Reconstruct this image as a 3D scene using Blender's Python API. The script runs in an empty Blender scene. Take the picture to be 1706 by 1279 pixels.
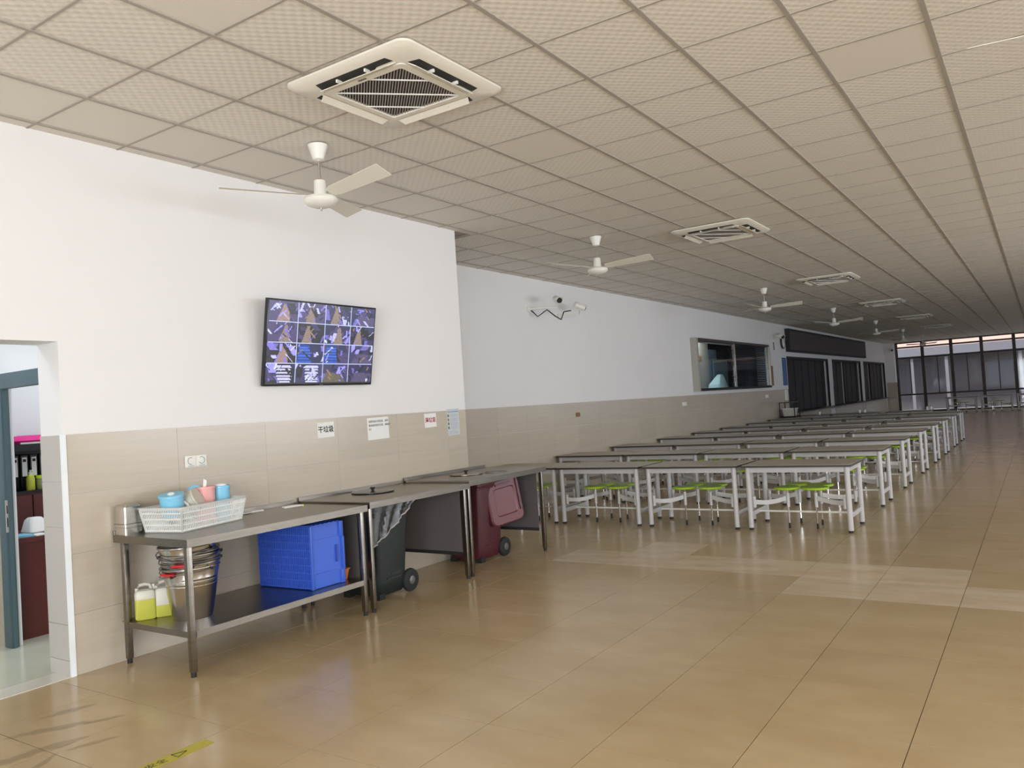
import bpy, bmesh, math, random
from mathutils import Vector, Matrix
random.seed(7)
PI = math.pi
S = bpy.context.scene
COL = S.collection

# ------------------------------------------------------------------ camera
FPX, YAW, PITCH, ROLL = 1329.0, -.5866, .0282, -.0629
CAM = Vector((5.32, -2.562, 1.56))
cy, sy, cp, sp, cr, sr = math.cos(YAW), math.sin(YAW), math.cos(PITCH), math.sin(PITCH), math.cos(ROLL), math.sin(ROLL)
FW = Vector((sy*cp, cy*cp, sp)); R0 = Vector((cy, -sy, 0)); U0 = R0.cross(FW)
RT = R0*cr + U0*sr; UP = -R0*sr + U0*cr
cd = bpy.data.cameras.new('camera'); cam = bpy.data.objects.new('camera', cd); COL.objects.link(cam)
cam.matrix_world = Matrix(((RT.x, UP.x, -FW.x, CAM.x), (RT.y, UP.y, -FW.y, CAM.y), (RT.z, UP.z, -FW.z, CAM.z), (0, 0, 0, 1)))
cd.sensor_width = 36; cd.lens = 36*FPX/1706; cd.clip_end = 200; cd.clip_start = .05
S.camera = cam
def px(p):                      # picture position of a point, only used to decide which tiles are built singly
    d = Vector(p)-CAM; z = d.dot(FW)
    if z < .05: return (-9999, -9999, z)
    return (853+FPX*d.dot(RT)/z, 639.5-FPX*d.dot(UP)/z, z)

# ------------------------------------------------------------------ light and exposure
S.view_settings.view_transform = 'Standard'; S.view_settings.look = 'None'
S.view_settings.gamma = 1; S.view_settings.use_curve_mapping = False
S.view_settings.exposure = 1.13
w = bpy.data.worlds.new('sky'); S.world = w; w.use_nodes = True
w.node_tree.nodes['Background'].inputs[0].default_value = (.80, .88, 1, 1)
w.node_tree.nodes['Background'].inputs[1].default_value = .9
def area(name, loc, target, sx, sy_, power, color=(1, 1, 1)):
    l = bpy.data.lights.new(name, 'AREA'); l.shape = 'RECTANGLE'; l.size = sx; l.size_y = sy_; l.energy = power; l.color = color
    o = bpy.data.objects.new(name, l); COL.objects.link(o); o.location = loc
    o.rotation_euler = (Vector(target)-Vector(loc)).to_track_quat('-Z', 'Y').to_euler(); return o
# daylight entering through the glazed front behind the camera and the side windows
area('daylight_front', (7.2, -6.55, 1.65), (7.2, 0, 1.65), 7.6, 2.9, 540, (1, .985, .96))
area('daylight_side', (11.6, 1.9, 1.75), (0, 1.9, 1.75), 5.0, 2.2, 118, (1, .985, .96))
area('daylight_side_far', (11.6, 9.6, 1.9), (0, 9.6, 1.9), 8.5, 1.7, 225, (.97, .97, 1))
area('office_fill', (-1.3, 1.8, 3.2), (-1.3, 1.8, 0), 1.2, 1.2, 17, (.9, .96, 1))  # unseen lamp, added to brighten the office
area('passage_fill', (-1.4, -1.0, 3.2), (-1.4, -1.0, 0), 1.0, 1.0, 13, (.93, .96, 1))  # unseen lamp, added to brighten the passage beyond the doorway
area('kitchen_fill', (-1.80, 16.9, 3.1), (-1.85, 17.2, 0), .5, .5, 9, (1, 1, 1))  # unseen lamp, added to light the cabinet fronts behind the service window

sl = bpy.data.lights.new('facade_sun', 'SUN'); sl.energy = 3.0; sl.angle = .1; sl.color = (1, .96, .9)  # added to brighten the outbuilding facade beyond the far end
so_ = bpy.data.objects.new('facade_sun', sl); COL.objects.link(so_); so_.rotation_euler = Vector((.15, .42, -.9)).to_track_quat('-Z', 'Y').to_euler()

# ------------------------------------------------------------------ materials
def mat(name, col, rough=.5, metal=0., noise=None, bump=None, ior=1.5, emis=0, alpha=1, trans=0, coat=0):
    m = bpy.data.materials.new(name); m.use_nodes = True; nt = m.node_tree; b = nt.nodes['Principled BSDF']
    b.inputs['Base Color'].default_value = (*col, 1); b.inputs['Roughness'].default_value = rough
    b.inputs['Metallic'].default_value = metal; b.inputs['IOR'].default_value = ior
    if coat: b.inputs['Coat Weight'].default_value = coat; b.inputs['Coat Roughness'].default_value = .08
    if trans: b.inputs['Transmission Weight'].default_value = trans
    if alpha < 1: b.inputs['Alpha'].default_value = alpha
    if emis: b.inputs['Emission Color'].default_value = (*col, 1); b.inputs['Emission Strength'].default_value = emis
    if noise or bump:
        g = nt.nodes.new('ShaderNodeNewGeometry'); mp = nt.nodes.new('ShaderNodeMapping'); nt.links.new(g.outputs['Position'], mp.inputs[0])
    if noise:                   # (scale vector, second colour, contrast low, high)
        sc, c2, lo, hi = noise
        mp.inputs['Scale'].default_value = sc
        n = nt.nodes.new('ShaderNodeTexNoise'); n.inputs['Scale'].default_value = 1; n.inputs['Detail'].default_value = 5; n.inputs['Roughness'].default_value = .6
        nt.links.new(mp.outputs[0], n.inputs['Vector'])
        r = nt.nodes.new('ShaderNodeValToRGB'); r.color_ramp.elements[0].position = lo; r.color_ramp.elements[1].position = hi
        r.color_ramp.elements[0].color = (*col, 1); r.color_ramp.elements[1].color = (*c2, 1)
        nt.links.new(n.outputs[0], r.inputs[0]); nt.links.new(r.outputs[0], b.inputs['Base Color'])
    if bump:
        n2 = nt.nodes.new('ShaderNodeTexNoise'); n2.inputs['Scale'].default_value = bump[0]; nt.links.new(g.outputs['Position'], n2.inputs['Vector'])
        bp = nt.nodes.new('ShaderNodeBump'); bp.inputs['Strength'].default_value = bump[1]; bp.inputs['Distance'].default_value = .01
        nt.links.new(n2.outputs[0], bp.inputs['Height']); nt.links.new(bp.outputs[0], b.inputs['Normal'])
    return m
def tint(m, amount):            # each object a slightly different lightness
    nt = m.node_tree; b = nt.nodes['Principled BSDF']
    oi = nt.nodes.new('ShaderNodeObjectInfo'); mr = nt.nodes.new('ShaderNodeMapRange'); mr.inputs['To Min'].default_value = 1-amount; mr.inputs['To Max'].default_value = 1+amount
    nt.links.new(oi.outputs['Random'], mr.inputs[0]); vm = nt.nodes.new('ShaderNodeVectorMath'); vm.operation = 'SCALE'
    inp = b.inputs['Base Color']
    if inp.is_linked: nt.links.new(inp.links[0].from_socket, vm.inputs[0])
    else: vm.inputs[0].default_value = inp.default_value[:3]
    nt.links.new(mr.outputs[0], vm.inputs['Scale']); nt.links.new(vm.outputs[0], inp)
    return m
PAINT = mat('white_wall_paint', (.795, .775, .765), .7, noise=((.35, .35, .5), (.77, .75, .74), .4, .7), bump=(60, .03))
PAINT2 = mat('cool_white_paint', (.80, .82, .84), .7)
WTILE = tint(mat('beige_wall_tile', (.50, .43, .34), .22, noise=((1.2, 1.2, 26), (.465, .40, .315), .35, .7)), .03)
JTILE = tint(mat('grey_jamb_tile', (.50, .46, .42), .25), .03)
GROUT = mat('tile_grout', (.44, .375, .29), .9)
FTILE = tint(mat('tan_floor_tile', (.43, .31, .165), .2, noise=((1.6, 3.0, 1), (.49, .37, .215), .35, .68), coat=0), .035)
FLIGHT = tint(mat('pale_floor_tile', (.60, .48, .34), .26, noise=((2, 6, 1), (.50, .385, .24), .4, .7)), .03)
FGROUT = mat('floor_grout', (.20, .145, .08), .8)
PFLOOR = mat('pale_green_floor_tile', (.50, .52, .40), .15, noise=((1.5, 1.5, 1), (.58, .58, .48), .35, .65))
STONE = mat('pale_threshold_stone', (.62, .60, .52), .3)
CGRID = mat('shaded_grid_metal', (.36, .32, .275), .5)  # white-grey bars coloured darker, the gap shadows are in the tone
CPLAIN = mat('plain_ceiling_panel', (.70, .655, .58), .6)
# pressed ceiling tile: a fine net of dimples
CTILE = mat('dimpled_ceiling_tile', (.72, .675, .60), .6)
def dimples(m):
    nt = m.node_tree; b = nt.nodes['Principled BSDF']
    g = nt.nodes.new('ShaderNodeNewGeometry'); sx = nt.nodes.new('ShaderNodeSeparateXYZ'); nt.links.new(g.outputs['Position'], sx.inputs[0])
    def sn(s, k):
        a = nt.nodes.new('ShaderNodeMath'); a.operation = 'MULTIPLY'; a.inputs[1].default_value = k; nt.links.new(s, a.inputs[0])
        c = nt.nodes.new('ShaderNodeMath'); c.operation = 'SINE'; nt.links.new(a.outputs[0], c.inputs[0]); return c.outputs[0]
    k = 2*PI/.0667
    mu = nt.nodes.new('ShaderNodeMath'); mu.operation = 'MULTIPLY'; nt.links.new(sn(sx.outputs[0], k), mu.inputs[0]); nt.links.new(sn(sx.outputs[1], k), mu.inputs[1])
    r = nt.nodes.new('ShaderNodeValToRGB'); r.color_ramp.elements[0].position = .0; r.color_ramp.elements[1].position = .5
    r.color_ramp.elements[0].color = (.74, .695, .62, 1); r.color_ramp.elements[1].color = (.675, .63, .56, 1)
    nt.links.new(mu.outputs[0], r.inputs[0]); nt.links.new(r.outputs[0], b.inputs['Base Color'])
    bp = nt.nodes.new('ShaderNodeBump'); bp.inputs['Strength'].default_value = .25; bp.inputs['Distance'].default_value = .004
    nt.links.new(mu.outputs[0], bp.inputs['Height']); nt.links.new(bp.outputs[0], b.inputs['Normal'])
dimples(CTILE)
STEEL = mat('brushed_steel', (.275, .245, .205), .3, 1, noise=((3, 3, 60), (.235, .21, .175), .4, .7))
STEELD = mat('dull_steel_sheet', (.14, .125, .12), .3, .25)
STEELB = mat('polished_bucket_steel', (.62, .60, .57), .2, 1)
CHROME = mat('chrome', (.7, .68, .66), .2, 1)
WHITEP = mat('white_plastic', (.78, .76, .70), .4)
CREAM = mat('cream_ac_plastic', (.74, .70, .605), .4)
DARK = mat('cavity_shade', (.03, .027, .025), .7)  # shade of an opening put into a flat dark colour
GRILLE = mat('grille_slats', (.34, .30, .27), .5)
BLACK = mat('black_rubber', (.012, .012, .013), .7)
BLACKG = mat('black_gloss', (.012, .012, .014), .2)
GREYM = mat('pale_grey_table_metal', (.50, .48, .475), .35)
TOPM = mat('beige_laminate', (.40, .36, .29), .4, noise=((4, 4, 4), (.36, .325, .26), .4, .7))
EDGE = mat('dark_edge_band', (.045, .035, .03), .5)
ARMM = mat('pale_arm_metal', (.52, .50, .485), .4)
GREEN = mat('lime_green_plastic', (.36, .56, .035), .35)
MAROON = mat('maroon_plastic', (.075, .013, .02), .4)
BINGREEN = mat('dark_green_plastic', (.011, .016, .015), .45)
BLUE = mat('blue_crate_plastic', (.045, .12, .58), .38)
BLUESHADE = mat('shaded_blue_plastic', (.03, .07, .40), .4)  # darker copy of the crate blue, recess shade put into the colour
ORANGE = mat('orange_plastic', (.62, .19, .06), .4)
BASK = mat('white_basket_plastic', (.80, .80, .76), .4)
SKY = mat('light_blue_plastic', (.22, .55, .74), .35)
PINK = mat('pink_plastic', (.78, .38, .36), .4)
BEIGEP = mat('beige_plastic', (.58, .53, .45), .45)
PAPER = mat('white_paper', (.80, .79, .76), .8)
INK = mat('black_ink', (.02, .02, .025), .8)
INKR = mat('red_ink', (.35, .02, .04), .8)
INKB = mat('faded_blue_ink', (.28, .36, .50), .8)
INKG = mat('dark_green_ink', (.06, .14, .08), .8)
RED = mat('red_plastic', (.55, .02, .03), .4)
YTAPE = mat('yellow_floor_tape', (.44, .38, .03), .4)
MAHOG = mat('mahogany_veneer', (.115, .022, .018), .3, noise=((6, 6, 1.5), (.085, .016, .013), .35, .7))
BROWN = mat('brown_plaque', (.25, .12, .06), .6)
FRAMEG = mat('blue_grey_door_frame', (.085, .135, .155), .4)
MAGENTA = mat('magenta_cloth', (.65, .02, .22), .8)
LABELY = mat('lime_bottle', (.50, .56, .05), .35)
BINFRAME = mat('dark_window_frame', (.05, .035, .032), .5)
CURT = mat('dark_strip_curtain', (.012, .011, .013), .65)
SLITLIGHT = mat('slit_light_strip', (.30, .31, .33), .35)  # pale tone for bright light showing between strips
SCREEND = mat('dull_led_panel', (.065, .054, .052), .7)
TARN = mat('dark_blind', (.035, .025, .04), .5)
KBLUE = mat('blue_grey_cabinet', (.17, .235, .30), .4)
KGREEN = mat('green_grey_door', (.22, .30, .28), .5)
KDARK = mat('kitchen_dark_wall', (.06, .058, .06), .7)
SALMON = mat('salmon_facade', (.78, .52, .42), .7)
LILAC = mat('lilac_grey_canopy', (.20, .185, .20), .6)
DKFAC = mat('dark_facade', (.10, .085, .09), .7)
LQ = mat('yellow_green_liquid', (.50, .50, .075), .3)
JERRY = mat('milky_plastic', (.60, .58, .50), .35)
def glass(name, col, mixf, rough=.04):
    m = bpy.data.materials.new(name); m.use_nodes = True; nt = m.node_tree; nt.nodes.remove(nt.nodes['Principled BSDF'])
    t = nt.nodes.new('ShaderNodeBsdfTransparent'); t.inputs[0].default_value = (*col, 1); g = nt.nodes.new('ShaderNodeBsdfGlossy'); g.inputs['Roughness'].default_value = rough
    x = nt.nodes.new('ShaderNodeMixShader'); x.inputs[0].default_value = mixf
    nt.links.new(t.outputs[0], x.inputs[1]); nt.links.new(g.outputs[0], x.inputs[2]); nt.links.new(x.outputs[0], nt.nodes['Material Output'].inputs[0]); return m
GLASS = glass('window_glass', (.86, .88, .90), .03)
GLASSD = glass('tinted_window_glass', (.80, .86, .88), .03)
FILM = glass('clear_plastic_film', (.66, .62, .62), .10, .3)
VC = bpy.data.materials.new('screen_picture'); VC.use_nodes = True
_n = VC.node_tree; _b = _n.nodes['Principled BSDF']; _a = _n.nodes.new('ShaderNodeVertexColor'); _a.layer_name = 'Col'
_b.inputs['Base Color'].default_value = (.01, .01, .01, 1); _b.inputs['Roughness'].default_value = .25
_n.links.new(_a.outputs[0], _b.inputs['Emission Color']); _b.inputs['Emission Strength'].default_value = .52

# ------------------------------------------------------------------ mesh helpers
class MB:
    def __init__(s): s.v = []; s.f = []; s.m = []
    def add(s, vs, fs, m=0):
        k = len(s.v); s.v += [tuple(p) for p in vs]; s.f += [tuple(i+k for i in f) for f in fs]; s.m += [m]*len(fs); return s
    def box(s, x0, x1, y0, y1, z0, z1, m=0):
        return s.add([(x0, y0, z0), (x1, y0, z0), (x1, y1, z0), (x0, y1, z0), (x0, y0, z1), (x1, y0, z1), (x1, y1, z1), (x0, y1, z1)],
                     [(0, 3, 2, 1), (4, 5, 6, 7), (0, 1, 5, 4), (1, 2, 6, 5), (2, 3, 7, 6), (3, 0, 4, 7)], m)
    def hexa(s, lo, hi, m=0):   # two quads of four points each
        return s.add(list(lo)+list(hi), [(0, 3, 2, 1), (4, 5, 6, 7), (0, 1, 5, 4), (1, 2, 6, 5), (2, 3, 7, 6), (3, 0, 4, 7)], m)
    def cyl(s, a, b, r0, r1=None, n=16, m=0, caps=True):
        r1 = r0 if r1 is None else r1; a = Vector(a); b = Vector(b); d = (b-a).normalized()
        q = d.to_track_quat('Z', 'Y'); vs = []
        for c, r in ((a, r0), (b, r1)):
            for i in range(n): vs.append(c+q@Vector((r*math.cos(2*PI*i/n), r*math.sin(2*PI*i/n), 0)))
        fs = [(i, (i+1) % n, n+(i+1) % n, n+i) for i in range(n)]
        if caps: fs += [tuple(range(n-1, -1, -1)), tuple(range(n, 2*n))]
        return s.add(vs, fs, m)
    def lathe(s, c, prof, n=24, m=0, sx=1, sy=1):
        vs = []; fs = []
        for r, z in prof:
            for i in range(n): vs.append((c[0]+sx*r*math.cos(2*PI*i/n), c[1]+sy*r*math.sin(2*PI*i/n), c[2]+z))
        for j in range(len(prof)-1):
            for i in range(n): fs.append((j*n+i, j*n+(i+1) % n, (j+1)*n+(i+1) % n, (j+1)*n+i))
        fs.append(tuple(range(n-1, -1, -1))); fs.append(tuple((len(prof)-1)*n+i for i in range(n)))
        return s.add(vs, fs, m)
    def tube(s, pts, r, n=8, m=0):
        pts = [Vector(p) for p in pts]; vs = []; fs = []
        for i, p in enumerate(pts):
            d = (pts[min(i+1, len(pts)-1)]-pts[max(i-1, 0)]).normalized(); ref = Vector((0, 0, 1)) if abs(d.z) < .9 else Vector((1, 0, 0))
            a = d.cross(ref).normalized(); b = d.cross(a)
            for k in range(n): vs.append(p+a*(r*math.cos(2*PI*k/n))+b*(r*math.sin(2*PI*k/n)))
        for j in range(len(pts)-1):
            for k in range(n): fs.append((j*n+k, j*n+(k+1) % n, (j+1)*n+(k+1) % n, (j+1)*n+k))
        fs.append(tuple(range(n-1, -1, -1))); fs.append(tuple((len(pts)-1)*n+k for k in range(n)))
        return s.add(vs, fs, m)
    def loops(s, rings, m=0, cap0=True, cap1=True):
        n = len(rings[0]); vs = [p for r in rings for p in r]; fs = []
        for j in range(len(rings)-1):
            for i in range(n): fs.append((j*n+i, j*n+(i+1) % n, (j+1)*n+(i+1) % n, (j+1)*n+i))
        if cap0: fs.append(tuple(range(n-1, -1, -1)))
        if cap1: fs.append(tuple((len(rings)-1)*n+i for i in range(n)))
        return s.add(vs, fs, m)
    def build(s, name, mats, parent=None, bevel=0, seg=2, M=None, smooth=35):
        me = bpy.data.meshes.new(name); me.from_pydata(s.v, [], s.f)
        mats = mats if isinstance(mats, (list, tuple)) else [mats]
        for x in mats: me.materials.append(x)
        me.polygons.foreach_set('material_index', s.m)
        bm = bmesh.new(); bm.from_mesh(me); bmesh.ops.recalc_face_normals(bm, faces=bm.faces)
        if bevel:
            bmesh.ops.bevel(bm, geom=[e for e in bm.edges if len(e.link_faces) == 2 and e.calc_face_angle(0) > .5], offset=bevel, segments=seg, affect='EDGES', profile=.6)
        bm.to_mesh(me); bm.free()
        if smooth:
            me.polygons.foreach_set('use_smooth', [True]*len(me.polygons)); me.set_sharp_from_angle(angle=math.radians(smooth))
        if M is not None: me.transform(M)
        return link(name, me, parent)
def link(name, me, parent=None):
    o = bpy.data.objects.new(name, me); COL.objects.link(o)
    if parent: o.parent = parent
    return o
def B(*a): return MB().box(*a)
def tag(o, label, cat, group=None, kind=None):
    o['label'] = label; o['category'] = cat
    if group: o['group'] = group
    if kind: o['kind'] = kind
    return o
def thing(name, loc, label, cat, group=None, rz=0, rx=0, ry=0):
    o = bpy.data.objects.new(name, None); COL.objects.link(o); o.location = loc; o.rotation_euler = (rx, ry, rz); o.empty_display_size = .1
    return tag(o, label, cat, group)
def struct(o, label=None):
    o['kind'] = 'structure'
    if label: o['label'] = label
    return o
def copy_tree(o, parent=None):
    c = o.copy(); COL.objects.link(c); c.parent = parent
    for ch in list(o.children): copy_tree(ch, c)
    return c
def shape(mb, name, m):        # mesh data only
    o = mb.build(name, m, smooth=0); me = o.data; bpy.data.objects.remove(o); return me
def rrect(x0, x1, y0, y1, r, n=4, z=0):
    pts = []
    for cx, cy_, a0 in ((x1-r, y1-r, 0), (x0+r, y1-r, 90), (x0+r, y0+r, 180), (x1-r, y0+r, 270)):
        for i in range(n+1):
            a = math.radians(a0+90*i/n); pts.append((cx+r*math.cos(a), cy_+r*math.sin(a), z))
    return pts
def text(name, body, size, mat_, M, parent=None, align='CENTER', space=1.0, depth=.0006, bold=0.0):
    c = bpy.data.curves.new(name, 'FONT'); c.body = body; c.size = size; c.align_x = align; c.align_y = 'CENTER'; c.extrude = depth; c.offset = bold
    c.space_line = space; c.resolution_u = 2
    t = bpy.data.objects.new(name, c); COL.objects.link(t); bpy.context.view_layer.update()
    me = bpy.data.meshes.new_from_object(t.evaluated_get(bpy.context.evaluated_depsgraph_get()))
    bpy.data.objects.remove(t); bpy.data.curves.remove(c); me.materials.clear(); me.materials.append(mat_); me.transform(M)
    return link(name, me, parent)
def on_wall(x, y, z, roll=0):   # frame on a wall that faces +x: local x runs along +y, local y up
    return Matrix.Translation((x, y, z)) @ Matrix(((0, 0, 1, 0), (1, 0, 0, 0), (0, 1, 0, 0), (0, 0, 0, 1))) @ Matrix.Rotation(roll, 4, 'Z')

# ------------------------------------------------------------------ room shell
CH = 3.545; TT = 1.56; XF = -1.25; YE = 42.0; YB = -6.0; XR = 11.0
# floor
fl = MB(); fl.box(XF-.1, XR+.3, 4.4, YE+.1, -.12, -.006); fl.box(0, XR+.3, YB-.3, 4.4, -.12, -.006)
floor = struct(fl.build('floor', FGROUT), 'tan polished tile floor of the dining hall')
P = .605; X0 = 3.53; Y0 = .645
tile_me = shape(B(0, P-.004, 0, P-.004, -.006, 0), 'tile', FTILE)
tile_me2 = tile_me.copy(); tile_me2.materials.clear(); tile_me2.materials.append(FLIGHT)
cells = []
for i in range(-9, 14):
    for j in range(-12, 70):
        x = X0+i*P; y = Y0+j*P
        if x+P > XR+.3 or y+P > YE: continue
        x0 = max(x, (0.0 if y < 4.48 else XF)); y0 = y
        if x+P <= x0+.02: continue
        if y < YB-.2: continue
        cx = (x0+x+P)/2; q = px((cx, y+P/2, 0))
        vis = q[2] > .3 and -60 < q[0] < 1766 and 500 < q[1] < 1360
        cells.append((q[2] if vis else 999+q[2]**2, i, j, x, y, x0, vis))
cells.sort(); rest = MB()
for n, (dist, i, j, x, y, x0, vis) in enumerate(cells):
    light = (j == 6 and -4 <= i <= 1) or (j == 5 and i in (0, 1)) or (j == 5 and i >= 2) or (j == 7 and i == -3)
    if n < 298 and vis and x0 == x and not (x < 0 < x+P and y < 4.48 < y+P):
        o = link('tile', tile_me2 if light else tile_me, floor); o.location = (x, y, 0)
    else:
        if x0 == 0.0 and y < 4.48 < y+P and x < 0: pass
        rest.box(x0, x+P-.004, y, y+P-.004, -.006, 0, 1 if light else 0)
r_ = rest.build('outer_tiles', [FTILE, FLIGHT], floor, smooth=0); r_['kind'] = 'stuff'
# back rooms' floor
pf = struct(MB().box(-3.2, -.2, -2.6, 4.3, -.12, 0).build('floor', PFLOOR), 'pale greenish tile floor of the passage and office')
struct(MB().box(-.2, 0, -1.1, .13, -.12, .004).build('trim_1', STONE), 'pale stone threshold strip of the doorway')
struct(MB().box(-.2, 0, .13, 4.36, -.12, -.02).box(-.2, 0, -6, -1.1, -.12, -.02).build('floor', GROUT), 'mortar bed under the side wall')
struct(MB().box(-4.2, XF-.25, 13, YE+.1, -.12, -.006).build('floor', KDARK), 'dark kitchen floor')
# ceiling
XC = .125; cl = MB().box(XF-.3, XR+.3, YB-.3, YE+.3, CH+.02, CH+.12)
ceiling = struct(cl.build('ceiling', CGRID), 'suspended tile ceiling with a metal grid')
ct_me = shape(B(0, .585, 0, .585, CH, CH+.015), 'tile', CTILE)
ct_me2 = ct_me.copy(); ct_me2.materials.clear(); ct_me2.materials.append(CPLAIN)
cells = []
plain = {(0, j) for j in range(-3, 8)} | {(3, -1), (3, 4), (7, 4), (0, -1), (0, 0), (0, 1), (0, 2), (3, 14), (7, 16), (1, 24)}
for i in range(-3, 19):
    for j in range(-11, 70):
        x = XC+i*.6+.0075; y = j*.6+.0075
        if x+.6 > XR+.3 or y+.6 > YE+.3: continue
        xa = max(x, (0 if y < 4.4 else XF)); ya = y
        if x+.585 <= xa+.02: continue
        q = px((x+.3, y+.3, CH)); vis = q[2] > .3 and -110 < q[0] < 1800 and -110 < q[1] < 640
        cells.append((q[2] if vis else 999+abs(q[2]), i, j, x, y, xa, vis))
cells.sort(); rest = MB()
for n, (dist, i, j, x, y, xa, vis) in enumerate(cells):
    pl = (i, j) in plain
    if n < 298 and vis and xa == x:
        o = link('tile', ct_me2 if pl else ct_me, ceiling); o.location = (x, y, 0)
    else: rest.box(xa, x+.585, y, y+.585, CH, CH+.015, 1 if (pl or i < 0 and j < 8) else 0)
r_ = rest.build('outer_tiles', [CTILE, CPLAIN], ceiling, smooth=0); r_['kind'] = 'stuff'
for i in range(-2, 19):          # main runners
    x = XC+i*.6
    y0 = YB if x > 0 else 4.5
    B(x-.013, x+.013, y0, YE, CH-.008, CH+.02).build('grid_bar', CGRID, ceiling, smooth=0)
for j in range(-9, 70):          # cross tees
    y = j*.6
    x0 = 0 if y < 4.48 else XF
    B(x0, XR, y-.007, y+.007, CH-.004, CH+.02).build('grid_bar', CGRID, ceiling, smooth=0)
# left wall beside the camera (paint proud of nothing, tiles below)
wl = MB()
for a, b_ in ((YB, -1.1), (.13, 4.48)):
    wl.box(-.27, -.008, a, b_, 0, TT); wl.box(-.27, 0, a, b_, TT, CH+.02)
wl.box(-.27, 0, -1.1, .13, 2.17, CH+.02)
wl.box(XF, -.29, 4.36, 4.48, 0, CH+.02)
wall_left = struct(wl.build('wall_left', PAINT, smooth=0), 'white painted wall with a beige tiled dado, television side')
def dado(parent, x, ya, yb, h=.39, L=.8, m=WTILE):
    k = 0; zz = 0
    while zz < TT-.01:
        z1 = min(zz+h, TT); yy = ya
        while yy < yb-.02:
            y1 = min(yy+L, yb)
            B(x-.008, x, yy+.0008, y1-.0008, zz+.0008, z1-.001).build('tile', m, parent, smooth=0); yy = y1
        zz = z1
dado(wall_left, 0, .155, 4.48)
dado(wall_left, 0, -2.7, -1.1, L=.8)
# jamb tiles and white corner trim
for z0, z1 in ((0, .1), (.1, .33), (.33, .96), (.96, 1.255), (1.255, 1.56)):
    B(-.266, -.012, .122, .13, z0+.001, z1-.002).build('tile', JTILE, wall_left, smooth=0)
struct(B(-.012, .006, .12, .152, 0, TT).build('trim_2', PAINT2), 'white corner bead on the tiled doorway edge')
# recessed far wall
OPN = [(22.75, 28.45), (29.15, 34.75), (35.45, 41.05)]
wr = MB(); WY0, WY1, WZ0, WZ1 = 14.80, 20.35, 1.68, 2.80
def seg(y0, y1, z0, z1):
    if z0 < TT: wr.box(XF-.22, XF-.008, y0, y1, z0, min(z1, TT))
    if z1 > TT: wr.box(XF-.22, XF, y0, y1, max(z0, TT), z1)
TOP = CH+.02
seg(4.48, WY0, 0, TOP); seg(WY0, WY1, 0, WZ0); seg(WY0, WY1, WZ1, TOP); seg(WY1, OPN[0][0], 0, TOP)
for k, (a, b_) in enumerate(OPN):
    seg(a, b_, 0, .84); seg(a, b_, 2.58, TOP)
    seg(b_, OPN[k+1][0] if k < 2 else YE, 0, TOP)
wall_recess = struct(wr.build('wall_recess', PAINT, smooth=0), 'long white wall with beige tiled dado beside the dining tables')
dado(wall_recess, XF, 4.48, OPN[0][0]-.02)
for a, b_ in OPN:
    B(XF-.008, XF, a, b_, .001, .80).build('tile', WTILE, wall_recess, smooth=0)
B(XF-.22, XF+.42, OPN[0][0]-.1, 41.1, .80, .845).build('counter_ledge', STEELD, wall_recess)
# end wall, right wall, wall behind the camera
we = MB().box(XF-.22, XR+.3, YE+.02, YE+.2, CH-.02, CH+.1)
wall_end = struct(we.build('wall_end', PAINT, smooth=0), 'header over the glazed far end wall')
pil = MB().box(XF, -.84, YE-.5, YE+.05, TT, TOP).box(XF, -.84, YE-.5, YE+.05, 0, TT, 1)
struct(pil.build('trim_3', [PAINT, WTILE]), 'painted corner pillar with tiled foot at the far end')
wrt = MB()
wrt.box(XR, XR+.25, YB, YE, 0, .7); wrt.box(XR, XR+.25, YB, YE, 2.85, TOP)
for y in [YB, 3.4, 18.2, 24, 30, 36, YE-.6]: wrt.box(XR, XR+.25, y, y+.6, .7, 2.85)
wrt.box(XR, XR+.25, 4.0, 5.9, .7, 2.85)
struct(wrt.build('wall_right', PAINT, smooth=0), 'white side wall with a row of windows')
for k, (a, b_) in enumerate(((-5.4, -2.5), (-2.5, .4), (.4, 3.4), (5.9, 12), (12, 18.2), (18.8, 24), (24.6, 30), (30.6, 36), (36.6, YE-.6))):
    wnd = struct(MB().box(XR+.08, XR+.14, a, b_, .7, .76).box(XR+.08, XR+.14, a, b_, 2.79, 2.85).box(XR+.08, XR+.14, a, a+.05, .76, 2.79).box(XR+.08, XR+.14, b_-.05, b_, .76, 2.79).build('window_%d' % (k+2), BINFRAME), 'side wall window frame')
    g = B(XR+.10, XR+.11, a+.05, b_-.05, .76, 2.79).build('pane', GLASS, wnd)
wb = MB().box(-.29, .6, YB-.25, YB, 0, TOP).box(.6, XR+.25, YB-.25, YB, 3.15, TOP).box(XR-.2, XR+.25, YB-.25, YB, 0, 3.15)
for x in (3.1, 5.7, 8.3): wb.box(x-.1, x+.1, YB-.25, YB, 0, 3.15)
struct(wb.build('wall_back', PAINT, smooth=0), 'entrance wall with glazed bays')
for k, (a, b_) in enumerate(((.6, 3.0), (3.2, 5.6), (5.8, 8.2), (8.4, XR-.2))):
    dr = struct(MB().box(a, b_, YB-.16, YB-.1, .02, .1).box(a, b_, YB-.16, YB-.1, 3.07, 3.15).box(a, a+.06, YB-.16, YB-.1, .1, 3.07).box(b_-.06, b_, YB-.16, YB-.1, .1, 3.07).box((a+b_)/2-.04, (a+b_)/2+.04, YB-.16, YB-.1, .1, 3.07).build('door_%d' % (k+2), BINFRAME), 'glazed entrance bay')
    B(a+.06, b_-.06, YB-.135, YB-.125, .1, 3.07).build('pane', GLASS, dr)

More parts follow.
